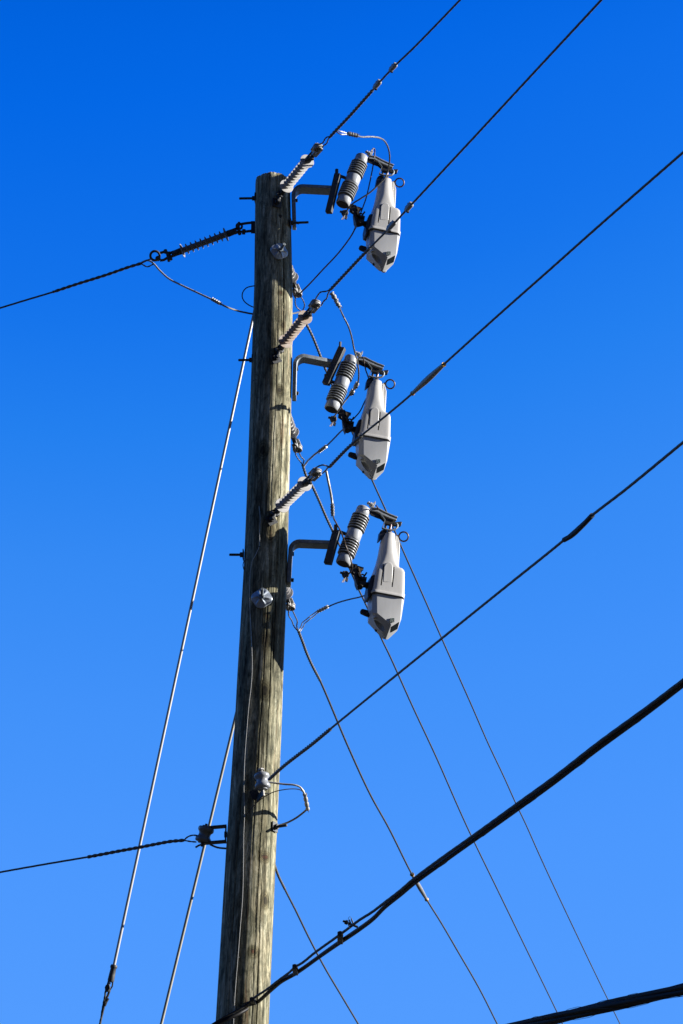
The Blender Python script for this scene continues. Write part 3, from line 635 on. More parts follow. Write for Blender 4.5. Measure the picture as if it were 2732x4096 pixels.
arm('middle L-shaped arm sloping slightly, its cross bar leaning toward the middle switch', ((1180, 1455), (1177, 1594)), 1434, (1330, 1456), ((1369, 1392), (1303, 1537)), 0.046,
    ((1303, 1522), (1345, 1533)), 0.10, [((1184, 1476, -0.01), (1193, 1476, -0.01), 0.012), ((1184, 1572, -0.01), (1194, 1574, -0.01), 0.012), ((1360, 1388, 0.03), (1361, 1368, 0.03), 0.009)])
arm('lowest L-shaped arm with slanting cross bar, beside the lowest switch', ((1162, 2190), (1155, 2340)), 2175, (1328, 2180), ((1347, 2126), (1311, 2256)), 0.046,
    ((1342, 2124), (1392, 2140)), -0.08, [((1166, 2216, -0.01), (1176, 2216, -0.01), 0.013), ((1164, 2320, -0.01), (1175, 2321, -0.01), 0.012)])

# ---------------------------------------------------------------- cutout and recloser, traced once on the top switch
YAW = rad(13)
def zz(zx, zy): return 1280+zx/3.92, 580+zy/3.92
def switch_mw(px, py, d, yaw=YAW): m = Matrix.Rotation(yaw, 4, 'Z'); m.translation = W(px, py, d); return m
SWD = -0.08; SW0 = switch_mw(*zz(530, 560), SWD); SWI = SW0.inverted()
def Q(zx, zy, y=0.0):                         # point seen at zoom pixel, on the plane local y
    nrm = (SW0.to_3x3() @ V((0, 1, 0))); o = SW0.translation+nrm*y; r = ray(*zz(zx, zy)); t = (o-CAMP).dot(nrm)/r.dot(nrm)
    return SWI @ (CAMP+r*t)
YV = V((0, 1, 0))
cut = thing('fuse_cutout', 'grey porcelain cutout holding the top switch housing', 'cutout', SW0, 'porcelain cutouts holding the grey switch housings')
b0, t0 = Q(350, 935), Q(668, 175); L = (t0-b0).length
prof = [(0, 0.030), (0.001, 0.042), (0.006, 0.0455), (0.045, 0.0455), (0.052, 0.043)]
def ribs(a, e, k):
    out = []; p = (e-a)/k
    for i in range(k):
        z = a+p*i; out += [(z+p*0.04, 0.0385), (z+p*0.30, 0.0380), (z+p*0.38, 0.0400), (z+p*0.44, 0.0510), (z+p*0.48, 0.0540), (z+p*0.60, 0.0550), (z+p*0.74, 0.0545), (z+p*0.82, 0.0510), (z+p*0.94, 0.0400)]
    return out
prof += ribs(0.055, L*0.40, 6)+[(L*0.41, 0.0455), (L*0.43, 0.048), (L*0.56, 0.048), (L*0.575, 0.0455)]+ribs(L*0.58, L-0.062, 6)+[(L-0.055, 0.042), (L-0.05, 0.0435), (L-0.012, 0.0425), (L-0.004, 0.038), (L, 0.030)]
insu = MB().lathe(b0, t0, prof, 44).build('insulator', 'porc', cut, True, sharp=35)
insu.data.materials.append(M['grime_shade']); adir = (t0-b0).normalized()
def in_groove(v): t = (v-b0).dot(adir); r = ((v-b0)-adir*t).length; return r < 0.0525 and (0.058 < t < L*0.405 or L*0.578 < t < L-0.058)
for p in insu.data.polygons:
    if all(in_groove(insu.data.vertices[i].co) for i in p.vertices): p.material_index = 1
adir = (t0-b0).normalized()
MB().cyl(b0-adir*0.002, b0+adir*0.001, 0.036, n=28).build('cement_plug', 'dark', cut, True)
# top contact arm
top = [Q(772, 196), Q(860, 206), Q(940, 250), Q(1040, 298), Q(1145, 340)]
b = MB(); b.strip(top, 0.050, 0.006, YV); b.prism([Q(*p, -0.0285) for p in [(772, 190), (860, 199), (940, 243), (1040, 290), (1146, 333), (1144, 352), (1036, 312), (936, 266), (858, 222), (772, 212)]], YV*0.004); b.build('top_contact_arm', 'galvlight', cut, True, bevel=0.001)
b = MB(); b.prism([Q(*p, -0.020) for p in [(762, 206), (860, 212), (940, 256), (1142, 345), (1140, 362), (1060, 412), (985, 395), (905, 330), (860, 315), (758, 270)]], YV*0.006)
b.prism([Q(*p, -0.006) for p in [(940, 262), (1142, 350), (1140, 362), (1060, 412), (985, 395)]], YV*0.030); b.build('contact_spring', 'dark', cut, True, bevel=0.001)
b = MB(); b.strip([Q(905, 262, -0.028), Q(970, 345, -0.028), Q(952, 400, -0.028), Q(930, 448, -0.028)], 0.018, 0.004, YV); b.build('hook_strap', 'galv', cut, True)
b = MB(); b.tube([Q(928, 452, -0.03), Q(990, 472, -0.032), Q(1060, 482, -0.034), Q(1120, 474, -0.034), Q(1153, 445, -0.034), Q(1156, 415, -0.034), Q(1138, 390, -0.034)], 0.0062, n=10); b.build('guide_hook', 'galv', cut, True)
b = MB(); b.prism([Q(*p, -0.01) for p in [(1095, 385), (1140, 380), (1215, 376), (1226, 390), (1210, 436), (1150, 432), (1095, 425)]], YV*0.02); b.build('latch_tab', 'dark', cut, True, bevel=0.002)
b = MB(); b.cyl(Q(712, 100, -0.01), Q(770, 138, -0.01), 0.007, n=8); b.cyl(Q(722, 104, -0.01), Q(736, 114, -0.01), 0.012, n=6); b.cyl(Q(748, 122, -0.01), Q(790, 150, -0.01), 0.015, n=12)
b.prism([Q(*p, -0.02) for p in [(775, 120), (835, 80), (835, 110), (800, 185), (770, 195)]], YV*0.012); b.prism([Q(*p, 0.0) for p in [(745, 190), (775, 160), (800, 190), (775, 245), (755, 240)]], YV*0.03)
b.build('upper_terminal', 'cast', cut, True, bevel=0.001)
# lower hinge
b = MB()
b.bar(Q(430, 955, 0), Q(560, 985, 0), 0.028, 0.022, YV); b.bar(Q(530, 970, -0.015), Q(655, 1010, -0.015), 0.022, 0.006, YV)
for y in (-0.032, 0.022):
    b.prism([Q(*p, y) for p in [(470, 985), (560, 975), (600, 1060), (590, 1120), (560, 1215), (520, 1085), (462, 1045)]], YV*0.007)
b.prism([Q(*p, -0.026) for p in [(540, 1050), (610, 1070), (620, 1180), (590, 1262), (555, 1190)]], YV*0.05)
b.prism([Q(*p, -0.03) for p in [(585, 1105), (708, 1112), (690, 1215), (600, 1235)]], YV*0.05)
b.cyl(Q(605, 1240, -0.045), Q(605, 1240, 0.04), 0.017, n=16); b.cyl(Q(500, 1050, -0.04), Q(500, 1050, 0.035), 0.009, n=8)
b.build('lower_hinge', 'dark', cut, True, bevel=0.0015)
b = MB(); b.prism([Q(*p, -0.034) for p in [(574, 968), (642, 996), (640, 1018), (608, 1078), (596, 1070)]], YV*0.03); b.bar(Q(578, 970, -0.038), Q(612, 1085, -0.038), 0.007, 0.007, YV)
b.build('hinge_contact', 'brass', cut, True, bevel=0.001)
b = MB(); b.torus(Q(640, 1095, -0.04), YV, 0.011, 0.005, 20, 8); b.bar(Q(655, 1110, -0.04), Q(702, 1048, -0.04), 0.010, 0.010, YV); b.strip([Q(585, 1040, -0.04), Q(600, 1090, -0.04), Q(640, 1120, -0.04), Q(690, 1125, -0.04)], 0.008, 0.014, YV); b.build('release_lever', 'dark', cut, True, bevel=0.001)
b = MB(); b.cyl(Q(312, 1040, -0.02), Q(370, 1062, -0.02), 0.008, n=8); b.cyl(Q(345, 1048, -0.02), Q(372, 1058, -0.02), 0.014, n=6); b.torus(Q(392, 1070, -0.03), V((0.8, 1, 0.2)), 0.018, 0.006, 20, 8)
b.prism([Q(*p, -0.04) for p in [(362, 1020), (400, 1010), (430, 1040), (425, 1090), (400, 1110), (372, 1085)]], YV*0.014); b.prism([Q(*p, -0.035) for p in [(396, 1108), (436, 1118), (420, 1168), (386, 1150)]], YV*0.008)
b.build('lower_terminal', 'galvdark', cut, True, bevel=0.001)
b = MB()
for dx, dy in ((-8, 6), (2, 12), (12, 4)): b.tube([Q(388, 1105, -0.04), Q(365+dx, 1135, -0.04), Q(348+dx*1.6, 1165+dy*0.5, -0.045)], 0.0022, n=6)
b.build('frayed_end', 'copper', cut, True)

# the grey switch housing
rec = thing('recloser', 'grey switch housing of the top switch, crossed by the second wire', 'switch', SW0, 'grey switch housings with pull rings')
def rring(l, r, yf, yb, n_, N=48, grow=0.0, dz=0.0):
    yc = (yf+yb)/2; yt = yc+(yf-yc)*min(1, max(0, (n_-2)/3)); A, B_ = Q(*l, yt), Q(*r, yt); c = (A+B_)/2; hx = (B_.x-A.x)/2+grow; hy = (yb-yf)/2+grow; out = []
    sl = (B_.z-A.z)/(B_.x-A.x)
    for j in range(N):
        a = 2*math.pi*j/N; ca, sa = math.cos(a), math.sin(a)
        x = hx*math.copysign(abs(ca)**(2/n_), ca); y = hy*math.copysign(abs(sa)**(2/n_), sa)
        out.append(V((c.x+x, yc+y, c.z+sl*x+dz)))
    return out
FL = ((786, 1276), (1266, 1376))             # flange line, left and right silhouette
b = MB(); b.rings([rring((975, 538), (1092, 545), -0.024, 0.024, 2), rring((950, 556), (1116, 564), -0.034, 0.034, 2), rring((905, 650), (1124, 660), -0.044, 0.044, 2.0), rring((872, 830), (1140, 845), -0.053, 0.055, 2.2), rring((856, 925), (1154, 935), -0.060, 0.066, 3.0),
                rring((849, 962), (1178, 966), -0.064, 0.074, 4.2), rring((847, 975), (1212, 978), -0.067, 0.080, 5.5), rring((845, 986), (1244, 990), -0.069, 0.084, 7), rring((843, 1005), (1264, 1012), -0.0705, 0.086, 8), rring((840, 1035), (1273, 1045), -0.071, 0.087, 9), rring((800, 1262), (1268, 1362), -0.074, 0.093, 9)])
UH = b.build('upper_housing', 'paint', rec, True, sharp=50)
b = MB(); b.rings([rring(*FL, -0.080, 0.099, 9, dz=0.010), rring(*FL, -0.082, 0.101, 9, dz=0.006), rring(*FL, -0.082, 0.101, 9, dz=-0.004), rring(*FL, -0.079, 0.098, 9, dz=-0.007)])
b.build('flange', 'paint', rec, True, sharp=50)
b = MB(); b.rings([rring(*FL, -0.076, 0.095, 9, dz=-0.0065), rring(*FL, -0.076, 0.095, 9, dz=-0.012)]); b.build('gasket', 'slot', rec, True)
# lower cover: chamfered block with slanting cuts
H = Q
A1, B1 = H(848, 1300, -0.070), H(1224, 1388, -0.070)
UP = V((0, 0, 0.02)); xr = H(1265, 1400, -0.045).x
P1, P2, P3, T1, QL = H(852, 1590, -0.070), H(1062, 1759, -0.068), H(1192, 1709, -0.062), H(980, 1986, -0.012), H(720, 1788, 0.088)
wN = (P3-P2).cross(T1-P2).normalized(); a_, c_ = H(1150, 1868, -0.1), H(1150, 1868, 0.1); PW = a_+(c_-a_)*((P2-a_).dot(wN)/(c_-a_).dot(wN))
pts = [A1+UP, B1+UP, H(788, 1312, -0.045)+UP, H(1265, 1400, -0.045)+UP, H(714, 1500, 0.090)+UP, V((xr-0.002, 0.085, B1.z))+UP,
       P1, P2, P3, H(778, 1602, -0.045), QL, H(1208, 1702, -0.045), H(1206, 1640, 0.075), PW, T1, H(1010, 1990, -0.004), H(1085, 1918, 0.035), H(800, 1815, 0.070), H(882, 1935, 0.035), H(928, 1977, 0.012), H(1060, 1958, 0.020), H(1078, 1935, 0.045), H(905, 1958, 0.040)]
fN = (T1-P1).cross(QL-P1).normalized()
def F(zx, zy):                                # point on the slanting underside
    a = Q(zx, zy, -0.1); c_ = Q(zx, zy, 0.1); d_ = c_-a; return a+d_*((P1-a).dot(fN)/d_.dot(fN))
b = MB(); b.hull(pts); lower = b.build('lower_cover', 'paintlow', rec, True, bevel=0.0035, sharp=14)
# scooped hand recess under the cover, cut as real geometry
cutter_b = MB(); cc = F(888, 1770); ca = (F(955, 1865)-F(830, 1690)).normalized()
z_ = ca; x_ = fN; y_ = z_.cross(x_); N = 24
cutter_b.rings([[cc+z_*(0.050*math.cos(math.pi*i/16))+(x_*math.cos(2*math.pi*j/N)*0.022+y_*math.sin(2*math.pi*j/N)*0.019)*max(1e-3, math.sin(math.pi*i/16)) for j in range(N)] for i in range(17)])
cut_away(lower, cutter_b, 14)
def lerp3(a, b_, c, d, u, v): return (a.lerp(b_, u)).lerp(d.lerp(c, u), v)
# display window on the slanted front face
Wa, Wb, Wc, Wd = P2, P3, PW, T1
fn = ((Wb-Wa).cross(Wd-Wa)).normalized(); fn = fn if fn.y < 0 or fn.x > 0 else -fn
if fn.dot(V((0.4, -1, -0.5))) < 0: fn = -fn
quad = [lerp3(Wa, Wb, Wc, Wd, u, v) for u, v in ((0.16, 0.17), (0.93, 0.10), (0.95, 0.76), (0.30, 0.66))]
MB().prism([p+fn*0.0005 for p in quad], fn*0.003).build('display_window', 'screen', rec, True, bevel=0.001)
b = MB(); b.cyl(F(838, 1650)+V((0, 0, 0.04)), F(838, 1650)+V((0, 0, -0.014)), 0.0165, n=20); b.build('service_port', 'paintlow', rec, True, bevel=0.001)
MB().cyl(F(838, 1650)+V((0, 0, -0.0135)), F(838, 1650)+V((0, 0, -0.0145)), 0.011, n=20).build('port_opening', 'slot', rec, True)
MB().box(F(962, 1956)+V((0.002, 0.003, 0)), 0.011, 0.008, 0.011).build('indicator_lamp', 'red', rec, True, bevel=0.001)
b = MB(); b.ball(H(845, 1870, 0.03), 0.010); b.build('drain_plug', 'navy', rec, True)
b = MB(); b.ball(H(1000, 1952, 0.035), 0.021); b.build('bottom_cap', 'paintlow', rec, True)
# panel seams, arch panel and slots on the side face
yf = lambda zy: -0.0715-0.00002*(zy-1100)
arch = [(942, 1170), (958, 960), (980, 922), (1012, 903), (1045, 904), (1072, 925), (1088, 975), (1076, 1180)]
MB().prism([Q(x, y, -0.0735) for x, y in arch], YV*0.02).build('arch_panel', 'paint', rec, True, bevel=0.003)
for pts_ in ([(950, 935), (938, 1020), (922, 1120), (908, 1225)], [(1100, 975), (1092, 1080), (1080, 1180), (1070, 1252)]):
    b = MB(); b.strip([Q(x, y, -0.066) for x, y in pts_], 0.020, 0.0078, YV); cut_away(UH, b)
    b = MB(); b.strip([Q(x, y, -0.0600) for x, y in pts_], 0.002, 0.0070, YV); b.build('slot', 'slot', rec, True)
b = MB(); b.rings([rring((1008, 500), (1072, 506), -0.013, 0.013, 2), rring((1004, 530), (1074, 536), -0.014, 0.014, 2), rring((990, 548), (1080, 552), -0.018, 0.018, 2)]); b.cyl(Q(1062, 395), Q(1042, 510), 0.0085, n=14); b.build('contact_rod', mat('reddish_rod', (0.22, 0.15, 0.15), 0.35, 0.7, 0.3, 60), rec, True)
b = MB(); b.prism([Q(*p, -0.005) for p in [(1128, 570), (1152, 566), (1166, 590), (1194, 690), (1178, 990), (1150, 1040), (1120, 1030)]], YV*0.012); b.prism([Q(*p, -0.012) for p in [(1128, 575), (1148, 572), (1160, 990), (1135, 1010)]], YV*0.012)
b.build('side_fin', 'paint', rec, True, bevel=0.003)
b = MB(); b.torus(Q(1247, 590, 0.0), V((0.15, 1, 0.35)), 0.0285, 0.0048, 36, 10); b.bar(Q(1150, 572, 0.0), Q(1185, 592, 0.0), 0.010, 0.010, YV); b.build('pull_ring', 'brass', rec, True)
b = MB(); b.prism([Q(*p, -0.02) for p in [(900, 505), (925, 478), (1000, 462), (1010, 540), (955, 565), (915, 610), (880, 625)]], YV*0.045); b.box(Q(980, 455, 0.0), 0.012, 0.02, 0.03); b.build('top_boot', 'navy', rec, True, bevel=0.002)
b = MB(); b.prism([Q(*p, -0.045) for p in [(772, 1092), (792, 1076), (828, 1080), (835, 1200), (795, 1290), (742, 1396), (722, 1385), (718, 1300), (745, 1170)]], YV*0.09); b.build('back_plate', 'navy', rec, True, bevel=0.006)
b = MB(); b.cyl(Q(625, 1235, 0), Q(700, 1240, 0), 0.014, n=16); b.cyl(Q(690, 1238, 0), Q(745, 1245, 0), 0.020, n=16); b.cyl(Q(620, 1240, -0.04), Q(620, 1240, 0.04), 0.011, n=12); b.build('trunnion', 'dark', rec, True, bevel=0.001)
b = MB(); b.prism([Q(*p, 0.03) for p in [(625, 1572), (650, 1566), (730, 1588), (760, 1680), (715, 1672), (622, 1630), (612, 1605)]], YV*0.02); b.build('grab_handle', 'navy', rec, True, bevel=0.005)
# badge with lettering
badge = MB(); c = [Q(*p, -0.0725) for p in [(1046, 1668), (1107, 1672), (1105, 1727), (1044, 1721)]]
badge.prism(c, YV*0.003); badge = badge.build('badge', 'green', rec, True)
bc = sum(c, V((0, 0, 0)))/4; bw = (c[1]-c[0]).length; bh = (c[3]-c[0]).length; bx = (c[1]-c[0]).normalized(); bz = (c[0]-c[3]).normalized()
b = MB()
for p, q_ in ((c[0], c[1]), (c[1], c[2]), (c[2], c[3]), (c[3], c[0])): b.bar(p-YV*0.0005, q_-YV*0.0005, 0.0016, 0.0016, YV)
b.bar(bc-YV*0.0008+(bx*0.30*bw+bz*0.30*bh), bc-YV*0.0008-(bx*0.30*bw+bz*0.30*bh), 0.0012, 0.0010, YV)
b.build('badge_lines', 'white', badge, True)
def letter(ch, off, size):
    cu = bpy.data.curves.new('t', 'FONT'); cu.body = ch; cu.size = size; cu.extrude = 0.0005; cu.align_x = 'CENTER'; cu.align_y = 'CENTER'
    to = bpy.data.objects.new('t', cu); COL.objects.link(to); bpy.context.view_layer.update(); me = bpy.data.meshes.new_from_object(to.evaluated_get(bpy.context.evaluated_depsgraph_get())); bpy.data.objects.remove(to, do_unlink=True)
    mb = MB(); o_ = bc-YV*0.0008+off
    mb.add([o_+bx*v.co.x+bz*v.co.y-YV*v.co.z for v in me.vertices], [list(p.vertices) for p in me.polygons]); bpy.data.meshes.remove(me); return mb.build('letter', 'white', badge, True)
letter('S', -bx*bw*0.20+bz*bh*0.20, bh*0.62); letter('C', bx*bw*0.22-bz*bh*0.22, bh*0.62)

for px, py, d, lc, lr in (((1250+500/4.124), 1360+722/4.124, 0.10, 'grey porcelain cutout holding the middle switch housing', 'grey switch housing of the middle switch, crossed by the third wire'),
                          (1100+835/2.613, 1960+482/2.613, -0.08, 'grey porcelain cutout holding the lowest switch housing', 'grey switch housing of the lowest switch, with no wire crossing it')):
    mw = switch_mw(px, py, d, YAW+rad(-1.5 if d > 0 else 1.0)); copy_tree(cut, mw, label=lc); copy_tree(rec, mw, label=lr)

# ---------------------------------------------------------------- jumper wires
def jumper(label, pts, r=0.0045, m='copper', name='jumper_wire', lobes=7, group='jumper wires between lines and switches', strands=None):
    q = [W(*p) for p in pts]
    return tag(MB().tube(q, r, lobes=lobes, pitch=0.07, depth=0.3, step=0.008).build(name, m), label, 'wire', group)
def sleeve(label, a, b_, r=0.012, k=4, m='alu', group='crimped sleeves joining the jumper wires'):
    pa, pb = W(*a), W(*b_); L = (pb-pa).length; o = thing('crimp_sleeve', label, 'sleeve', axis_matrix(pa, pb-pa), group)
    prof = [(0, r*0.6), (0.002, r)]
    for i in range(k): z = L*(i+0.5)/k; w_ = L/k*0.28; prof += [(z-w_, r), (z-w_*0.5, r*0.72), (z+w_*0.5, r*0.72), (z+w_, r)]
    prof += [(L-0.002, r), (L, r*0.6)]
    MB().lathe(V((0, 0, 0)), V((0, 0, 1)), prof, 16).build('body', m, o, True, sharp=30)
    b = MB()
    for i in range(3): b.cyl(V((r*0.4*math.cos(i*2.1), r*0.4*math.sin(i*2.1), L-0.004)), V((r*0.9*math.cos(i*2.1), r*0.9*math.sin(i*2.1), L+0.014)), 0.0018, n=6)
    b.build('strand_ends', 'wire', o, True)
    return o
y1 = TAIL['top'][1].y-PY
jumper('loose strands looping from the topmost wire into the pale sleeve', [(1346, 522, y1), (1355, 524, y1), (1372, 528, y1+.02), (1390, 533, y1+.05)], 0.0035, 'wirelit', 'strand_loop', group='tails of the wires')
jumper('loose strands sagging below from the topmost wire into the pale sleeve', [(1346, 527, y1), (1362, 537, y1), (1376, 538, y1+.02), (1390, 536, y1+.05)], 0.0035, 'wirelit', 'strand_loop', group='tails of the wires')
sleeve('pale crimped sleeve on the jumper above the top switch', (1391, 534, y1+.05), (1430, 543, y1+.08), 0.014)
jumper('jumper arching over the top switch and down to its lower terminal', [(1428, 543, y1+.08), (1450, 548, -.75), (1480, 547, -.7), (1512, 550, -.64), (1537, 563, -.56), (1553, 592, -.48), (1559, 630, -.40), (1556, 660, -.33), (1550, 688, -.28), (1540, 712, -.27), (1515, 738, -.26), (1480, 770, -.25), (1440, 796, -.24), (1412, 814, -.22), (1395, 832, -.20), (1379, 856, -.18)], 0.0052, 'wire')
jumper('thin dark jumper from the top terminal of the top switch straight down', [(1484, 605, -.13), (1494, 594, -.12), (1499, 598, -.1), (1498, 625, -.08), (1490, 675, -.06), (1479, 730, -.04), (1465, 790, -.04), (1450, 833, -.04), (1436, 870, -.04), (1428, 892, -.04)], 0.0042)
b1 = TAIL['back0']
jumper('long dark jumper curving from the top switch down to behind the pole', [(1428, 892, -.04), (1415, 925, .02), (1388, 968, .14), (1345, 1022, .27), (1290, 1080, .38), (1240, 1134, .48), (1196, 1178, .55), (1190, 1186, .56)], 0.0050)
y2 = TAIL['middle'][0].y-PY
sleeve('pale crimped sleeve hanging from the second wire, upper one of two', (1325, 1170, y2), (1346, 1204, y2+.02), 0.0155, 2, 'cast')
sleeve('pale crimped sleeve hanging from the second wire, lower one of two', (1344, 1206, y2+.02), (1360, 1229, y2+.04), 0.014, 2, 'cast')
jumper('jumper hanging from the second wire in front of the middle cutout', [(1357, 1226, y2+.04), (1372, 1262, -.55), (1392, 1302, -.5), (1406, 1345, -.42), (1416, 1395, -.34), (1428, 1442, -.28), (1435, 1488, -.22), (1433, 1525, -.15), (1424, 1545, -.10), (1408, 1568, -.05), (1388, 1594, -.02), (1366, 1624, -.02), (1348, 1650, 0), (1336, 1668, .01)], 0.0052, 'wire')
htap('small dark clamp on the jumper in front of the middle cutout', W(1431, 1532, -.12), W(1418, 1555, -.07), 0.012, 'wire_clamp')
htap('small dark clamp on the jumper just above the middle lower terminal', W(1415, 1562, -.055), W(1401, 1580, -.02), 0.012, 'wire_clamp')
jumper('short jumper between the middle top terminal and housing', [(1450, 1428, .05), (1455, 1440, .08), (1463, 1480, .12), (1470, 1500, .14), (1478, 1530, .16), (1470, 1580, .16), (1456, 1612, .15), (1440, 1645, .13), (1412, 1678, .1)], 0.0042)
b2 = TAIL['back1']; yb = b2[0].y-PY
jumper('dark jumper from the middle switch hinge to its pale sleeve', [(1378, 1713, .1), (1362, 1727, .2), (1335, 1755, .35), (1308, 1782, .5)], 0.0050)
sleeve('pale crimped sleeve left of the middle switch housing', (1306, 1784, .5), (1277, 1806, .55), 0.012, 5)
jumper('pale strands from the middle sleeve to the far wire', [(1280, 1803, .55), (1262, 1815, .6), (1243, 1832, .65), (1226, 1850, yb), (1214, 1868, yb+.02)], 0.0068, 'wirelit', lobes=4, group='tails of the wires')
y3 = TAIL['lower'][0].y-PY
jumper('bright bare tail hanging down from the third wire', [(1305, 1884, y3), (1310, 1910, y3+.02), (1318, 1948, y3+.05), (1325, 1985, y3+.1), (1329, 2015, y3+.12)], 0.0078, 'wirelit', lobes=4, group='tails of the wires')
sleeve('pale ribbed sleeve hanging between third wire and lowest cutout', (1329, 2016, y3+.12), (1331, 2062, y3+.17), 0.0125, 4)
jumper('jumper crossing in front of the lowest cutout to its lower terminal', [(1331, 2060, y3+.17), (1338, 2080, -.5), (1356, 2112, -.42), (1372, 2148, -.33), (1384, 2186, -.26), (1398, 2222, -.25), (1406, 2250, -.24), (1409, 2268, -.22), (1404, 2285, -.2), (1392, 2298, -.19), (1379, 2308, -.17)], 0.0048, 'copper')
jumper('short jumper at the top terminal of the lowest switch', [(1504, 2022, -.12), (1511, 2030, -.09), (1515, 2045, -.06), (1530, 2060, -.02), (1545, 2110, 0)], 0.0042)
jumper('dark jumper arching from the lowest housing to its pale sleeve', [(1475, 2368, 0), (1462, 2380, .06), (1440, 2388, .14), (1400, 2397, .3), (1360, 2408, .4), (1328, 2420, .5), (1300, 2434, .55)], 0.0046)
sleeve('pale crimped sleeve left of the lowest switch housing', (1312, 2426, .53), (1272, 2446, .6), 0.0115, 4)
b3 = TAIL['back2']; yb = b3[0].y-PY
jumper('upper pale strand from the lowest sleeve to the far wire', [(1274, 2441, .6), (1250, 2458, .62), (1222, 2480, .63), (1204, 2504, yb), (1196, 2524, yb)], 0.0040, 'wirelit', 'strand_loop', lobes=3, group='tails of the wires')
jumper('lower pale strand from the lowest sleeve to the far wire', [(1274, 2447, .6), (1254, 2466, .62), (1228, 2486, .63), (1212, 2508, yb), (1199, 2528, yb)], 0.0038, 'wirelit', 'strand_loop', lobes=3, group='tails of the wires')
jumper('bright bare tail drooping from the left wire grip', [(563, 1052, 0.25), (585, 1042, 0.24), (600, 1044, 0.23), (616, 1056, 0.22), (640, 1083, 0.22), (676, 1115, 0.22), (720, 1138, 0.21), (775, 1164, 0.20), (848, 1198, 0.18)], 0.0062, 'wirelit', lobes=5, group='tails of the wires')
sleeve('pale crimped sleeve on the wire tail left of the pole', (848, 1196, 0.18), (880, 1214, 0.17), 0.0125, 4)
jumper('dark wire tail running behind the pole from the left sleeve', [(876, 1212, 0.17), (905, 1227, 0.16), (950, 1243, .22), (985, 1251, .2), (1020, 1257, .19), (1090, 1262, .2), (1170, 1254, .35), (1195, 1249, .6), (1212, 1250, .72)], 0.0060, 'wire')
jumper('small dark wire loop on the left side of the pole', [(1022, 1143, -.02), (1006, 1145, -.03), (985, 1152, -.04), (971, 1170, -.04), (969, 1188, -.04), (977, 1205, -.03), (995, 1220, -.01), (1022, 1232, .03)], 0.0038, 'copper', 'wire_loop', group='thin wires stapled to the pole')
jumper('tiny dark wire loop bulging left of the pole below the guy bolt', [(1025, 1518, -.1), (1012, 1524, -.06), (1008, 1540, -.04), (1010, 1556, -.04)], 0.0022, 'copper', 'wire_loop', group='thin wires stapled to the pole')
jumper('tiny dark wire loop bulging left beside the lowest switch arm level', [(992, 2228, -.1), (978, 2240, -.05), (972, 2258, -.03), (975, 2278, -.04)], 0.0026, 'copper', 'wire_loop', group='thin wires stapled to the pole')
# neutral loop at the spool
jumper('pale strands curving right from the white spool', [(1070, 3127, -.2), (1098, 3132, -.2), (1140, 3137, -.2), (1178, 3140, -.2), (1200, 3148, -.19), (1214, 3166, -.175), (1220, 3180, -.16)], 0.0058, 'wirelit', lobes=4, group='tails of the wires')
jumper('green tinged cable curving from the loop clamp back to the pole', [(1230, 3234, -.035), (1218, 3246, -.01), (1190, 3268, .02), (1155, 3288, .03), (1118, 3301, .02), (1090, 3308, 0.0)], 0.0058, 'wire', group='tails of the wires')
jumper('thin dark wire arching from the pole face to the loop clamp', [(984, 3262, -.16), (1003, 3236, -.18), (1040, 3200, -.2), (1090, 3170, -.2), (1140, 3158, -.19), (1185, 3156, -.17), (1206, 3162, -.16), (1218, 3178, -.15)], 0.0028, 'copper', group='thin wires stapled to the pole')
sleeve('pale lumpy sleeve joining the loop right of the white spool', (1219, 3176, -.165), (1231, 3238, -.03), 0.0125, 3, 'cast')
gw = [(1036, 2025), (1041, 2075), (1038, 2130), (1038, 2185), (1026, 2212), (1008, 2246), (1000, 2300), (998, 2400), (1004, 2520), (1009, 2640), (1007, 2720), (995, 2830), (986, 2940), (979, 3040), (976, 3150), (978, 3265), (975, 3340), (974, 3460), (970, 3600), (962, 3700), (952, 3830), (940, 3980), (934, 4096), (928, 4200)]
q = [SURF(x, y, 0.006 if y < 2600 else 0.013) for x, y in gw]; x9, r9 = pole_at(0.3); q += [V((q[-1].x, q[-1].y, 3.0)), V((x9-0.03, PY-r9-0.004, 0.1))]
ow = tag(MB().tube(q, 0.0015, n=6, step=0.04).build('ground_wire', 'wirelit'), 'thin pale wire running down the shaded face of the pole', 'wire', 'thin wires stapled to the pole')
for x, y in ((1038, 2187), (977, 3268), (974, 3345), (954, 3830)):
    p = SURF(x, y, 0.004); tag(MB().torus(p, V((0, 0, 1)), 0.005, 0.0022, 12, 6).build('wire_staple', 'galvdark'), {2187: 'tiny staple on the thin wire beside the lowest switch arm', 3268: 'tiny staple where the thin arching wire meets the pole', 3345: 'tiny staple on the thin wire below the arching wire', 3830: 'tiny staple on the thin wire near the bottom cable'}[y], 'staple', 'staples on the thin pole wire')

# ---------------------------------------------------------------- guy rods
g1 = [W(1024, 1215, 0.19), W(455, 3868, 0.44)]
o = thing('guy_strain_rod', 'long white fibreglass guy rod left of the pole, ending in a dark cast clevis', 'guy rod', g1[0], 'fibreglass guy rods left of the pole')
MB().tube(g1, 0.0092, n=16, step=0.5).build('rod', 'glassfibre', o)
gd = (g1[1]-g1[0]).normalized(); e = g1[1]
sx = frame(gd, V((0, 1, 0)))[0]
b = MB(); b.lathe(e-gd*0.012, e, [(0, 0.0175), (0.006, 0.0205), (0.016, 0.0205), (0.022, 0.0165), (0.06, 0.0185), (0.09, 0.0195), (0.10, 0.016)], 24)
b.strip([e+gd*0.075+sx*0.012, e+gd*0.11+sx*0.015, e+gd*0.135+sx*0.006, e+gd*0.135-sx*0.006, e+gd*0.11-sx*0.015, e+gd*0.075-sx*0.012], 0.02, 0.009, (CAMP-e).normalized())
b.build('end_clevis', 'galvdark', o, bevel=0.001)
